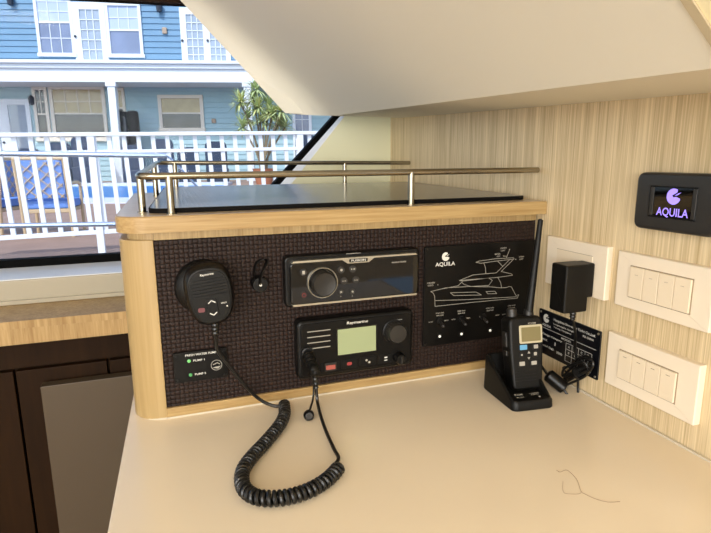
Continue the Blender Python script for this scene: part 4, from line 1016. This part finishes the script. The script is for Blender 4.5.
hwin(hL,(113,88,126,128),2,1,0,'trimcream','hglasswarm','hglassdark',.12); hwin(hL,(159,95,204,131.5),1,0,0,'trimcream','hglasswarm','hglassdark',.16)
hwin(hL,(293,100,312,172),2,2,1,'housewhite','hglass','hglassdark',.14)
hwin(hL,(330,100,352,172),2,2,1,'housewhite','hglass','hglassdark',.14)
for fr_,x_,y_ in ((hU,12,1.5),(hU,160,8.5),(hL,33,101)):
    u,v=fr_.px(x_,y_); bm=B(); lathe(bm,[(.02,-.2),(.11,-.16),(.13,.1),(.15,.12),(.02,.24),(0,.25)],(u,v,.16),(0,1,0),8); box(bm,u-.04,u+.04,v-.04,v+.06,0,.12); hobj('wall_lantern',bm,'lantern',fr_)
u,v=hU.px(165,31); bm=B(); box(bm,u-.10,u+.10,v-.13,v+.13,0,.12,.03); hobj('wall_vent',bm,'vent',hU)
u,v=hL.px(214,121); bm=B(); box(bm,u-.10,u+.10,v-.10,v+.10,0,.12,.03); hobj('porch_vent',bm,'vent',hL)
# black canister by the column
hc=hframe(25.4)
u,_=hc.px(128,130); _,v1=hc.px(128,110.5)
cn=empty('heater_unit','tall black twin-canister unit standing by the white porch column','heater',Fr(hc.at(u,GZ,0),HX,(0,0,1)))
bm=B()
for dx in (-.2,.2): 
    b=B(); lathe(b,[(.25,0),(.26,.1),(.26,v1-GZ-.18),(.22,v1-GZ-.05),(.10,v1-GZ),(0,v1-GZ)],(dx*1.25,0,0),(0,1,0),24); obj('canister',b,'canis',cn)
for dx in (-.02,.0): pass
box(bm,-.05,.05,.1,v1-GZ-.3,.05,.40,.01); obj('divider',bm,'lantern',cn)
b=B(); box(b,-.75,.75,0,.12,-.4,.4,.02); obj('plinth',b,'lantern',cn)
# palm
hp_=hframe(21.5); u,_=hp_.px(262,130)
pm=empty('palm_clump','green spiky palm clump in a pot below the sloping overhead moulding','plant',Fr(hp_.at(u,GZ,0),HX,(0,0,1)))
b=B(); lathe(b,[(.30,0),(.42,.55),(.46,.6),(.40,.6),(.38,.5),(0,.5)],(0,0,0),(0,1,0),24); obj('pot',b,'terracotta',pm)
heads=[];b=B()
for (x_,y_) in ((240,102),(246,118),(252,97),(258,108),(263,122),(268,106),(272,116),(278,122),(256,88),(281,112),(243,128),(284,127)):
    q=hp_.px(x_,y_); top_v=V((q[0]-u,q[1]-GZ,random.uniform(-.5,.5))); heads.append(top_v)
    tube(b,smoothpath([V((random.uniform(-.15,.15),.5,random.uniform(-.15,.15))),V((top_v.x*.4,(top_v.y+.5)*.5,top_v.z*.5)),top_v],5),.035,6)
obj('stems',b,'bark',pm)
for nm,m,ks in (('leaves','leaf',range(12)),('pale_leaves','leafy',range(0,12,3))):
    b=B()
    for i in ks:
        h_=heads[i]
        for k in range(60 if m=='leaf' else 34):
            a=random.uniform(0,2*PI); e_=random.uniform(-.5,1.3); Ld=random.uniform(.45,.80); w_=.034
            d_=V((math.cos(a)*math.cos(e_),math.sin(e_),math.sin(a)*math.cos(e_))); s_=d_.cross(V((0,1,0))).normalized()*w_
            p1=h_+d_*Ld*.55; p2=h_+d_*Ld+V((0,-.18*Ld,0))
            v_=[b.verts.new(p) for p in (h_-s_*.5,h_+s_*.5,p1+s_,p1-s_,p2)]
            b.faces.new((v_[0],v_[1],v_[2],v_[3])); b.faces.new((v_[3],v_[2],v_[4]))
    obj(nm,b,m,pm,smooth=False)['kind']='stuff'

# ================================================================== LIGHT
def area(name,loc_,rot,sx,sy_,pw,col):
    l=bpy.data.lights.new(name,'AREA'); l.shape='RECTANGLE'; l.size=sx; l.size_y=sy_; l.energy=pw; l.color=col
    o=bpy.data.objects.new(name,l); COL.objects.link(o); o.location=loc_; o.rotation_euler=rot; return o
for i,(x_,y_) in enumerate(((-1.15,-1.35),(.75,-1.5),(-2.3,-1.5))):  # unseen ceiling lamps, added to warm and brighten the cabin
    lt=empty('added_ceiling_light','added unseen warm square ceiling light '+['nearest the console','towards the right wall','towards the left wall'][i],'ceiling light',loc=(x_,y_,1.05),group='added cabin ceiling lights')
    b=B(); box(b,-.16,.16,-.16,.16,-.014,-.002,.003); obj('diffuser',b,'lamp',lt)
    b=B(); box(b,-.18,.18,-.18,.18,-.008,-.0005,.002); obj('frame',b,'silver',lt)
    area('ceiling_fill_light',(x_,y_,1.03),(0,0,0),.3,.3,LP,(1,.80,.56)) if False else None
    area('ceiling_fill_light',(x_,y_,1.03),(0,0,0),.3,.3,6,(1,.92,.80))
area('back_opening_fill',(-1.5,-2.58,.45),(math.radians(90),0,math.radians(-12)),2.4,.76,60,(1,.98,.95))  # added fill lamp inside the unseen back opening, standing in for daylight
area('left_opening_fill',(-2.88,-.8,.42),(0,math.radians(-90),0),.72,1.4,3,(.93,.97,1))  # weak fill lamp added at the unseen left opening in place of skylight
s=bpy.data.lights.new('sun','SUN'); s.energy=2.9; s.angle=math.radians(.6); s.color=(1,.96,.90)
so=bpy.data.objects.new('sun',s); COL.objects.link(so); so.rotation_euler=V((.45,.55,-.80)).to_track_quat('-Z','Y').to_euler()
w=bpy.data.worlds.new('sky'); scn.world=w; w.use_nodes=True; n=w.node_tree.nodes; l=w.node_tree.links; bg=n['Background']
sk=n.new('ShaderNodeTexSky'); sk.sky_type='NISHITA'; sk.sun_disc=False; sk.sun_elevation=math.radians(48); sk.sun_rotation=math.radians(210); sk.dust_density=1.5
l.new(sk.outputs[0],bg.inputs[0]); bg.inputs[1].default_value=.27
scn.view_settings.view_transform='Standard'; scn.view_settings.look='None'; scn.view_settings.exposure=.06; scn.view_settings.gamma=1; scn.view_settings.use_curve_mapping=False
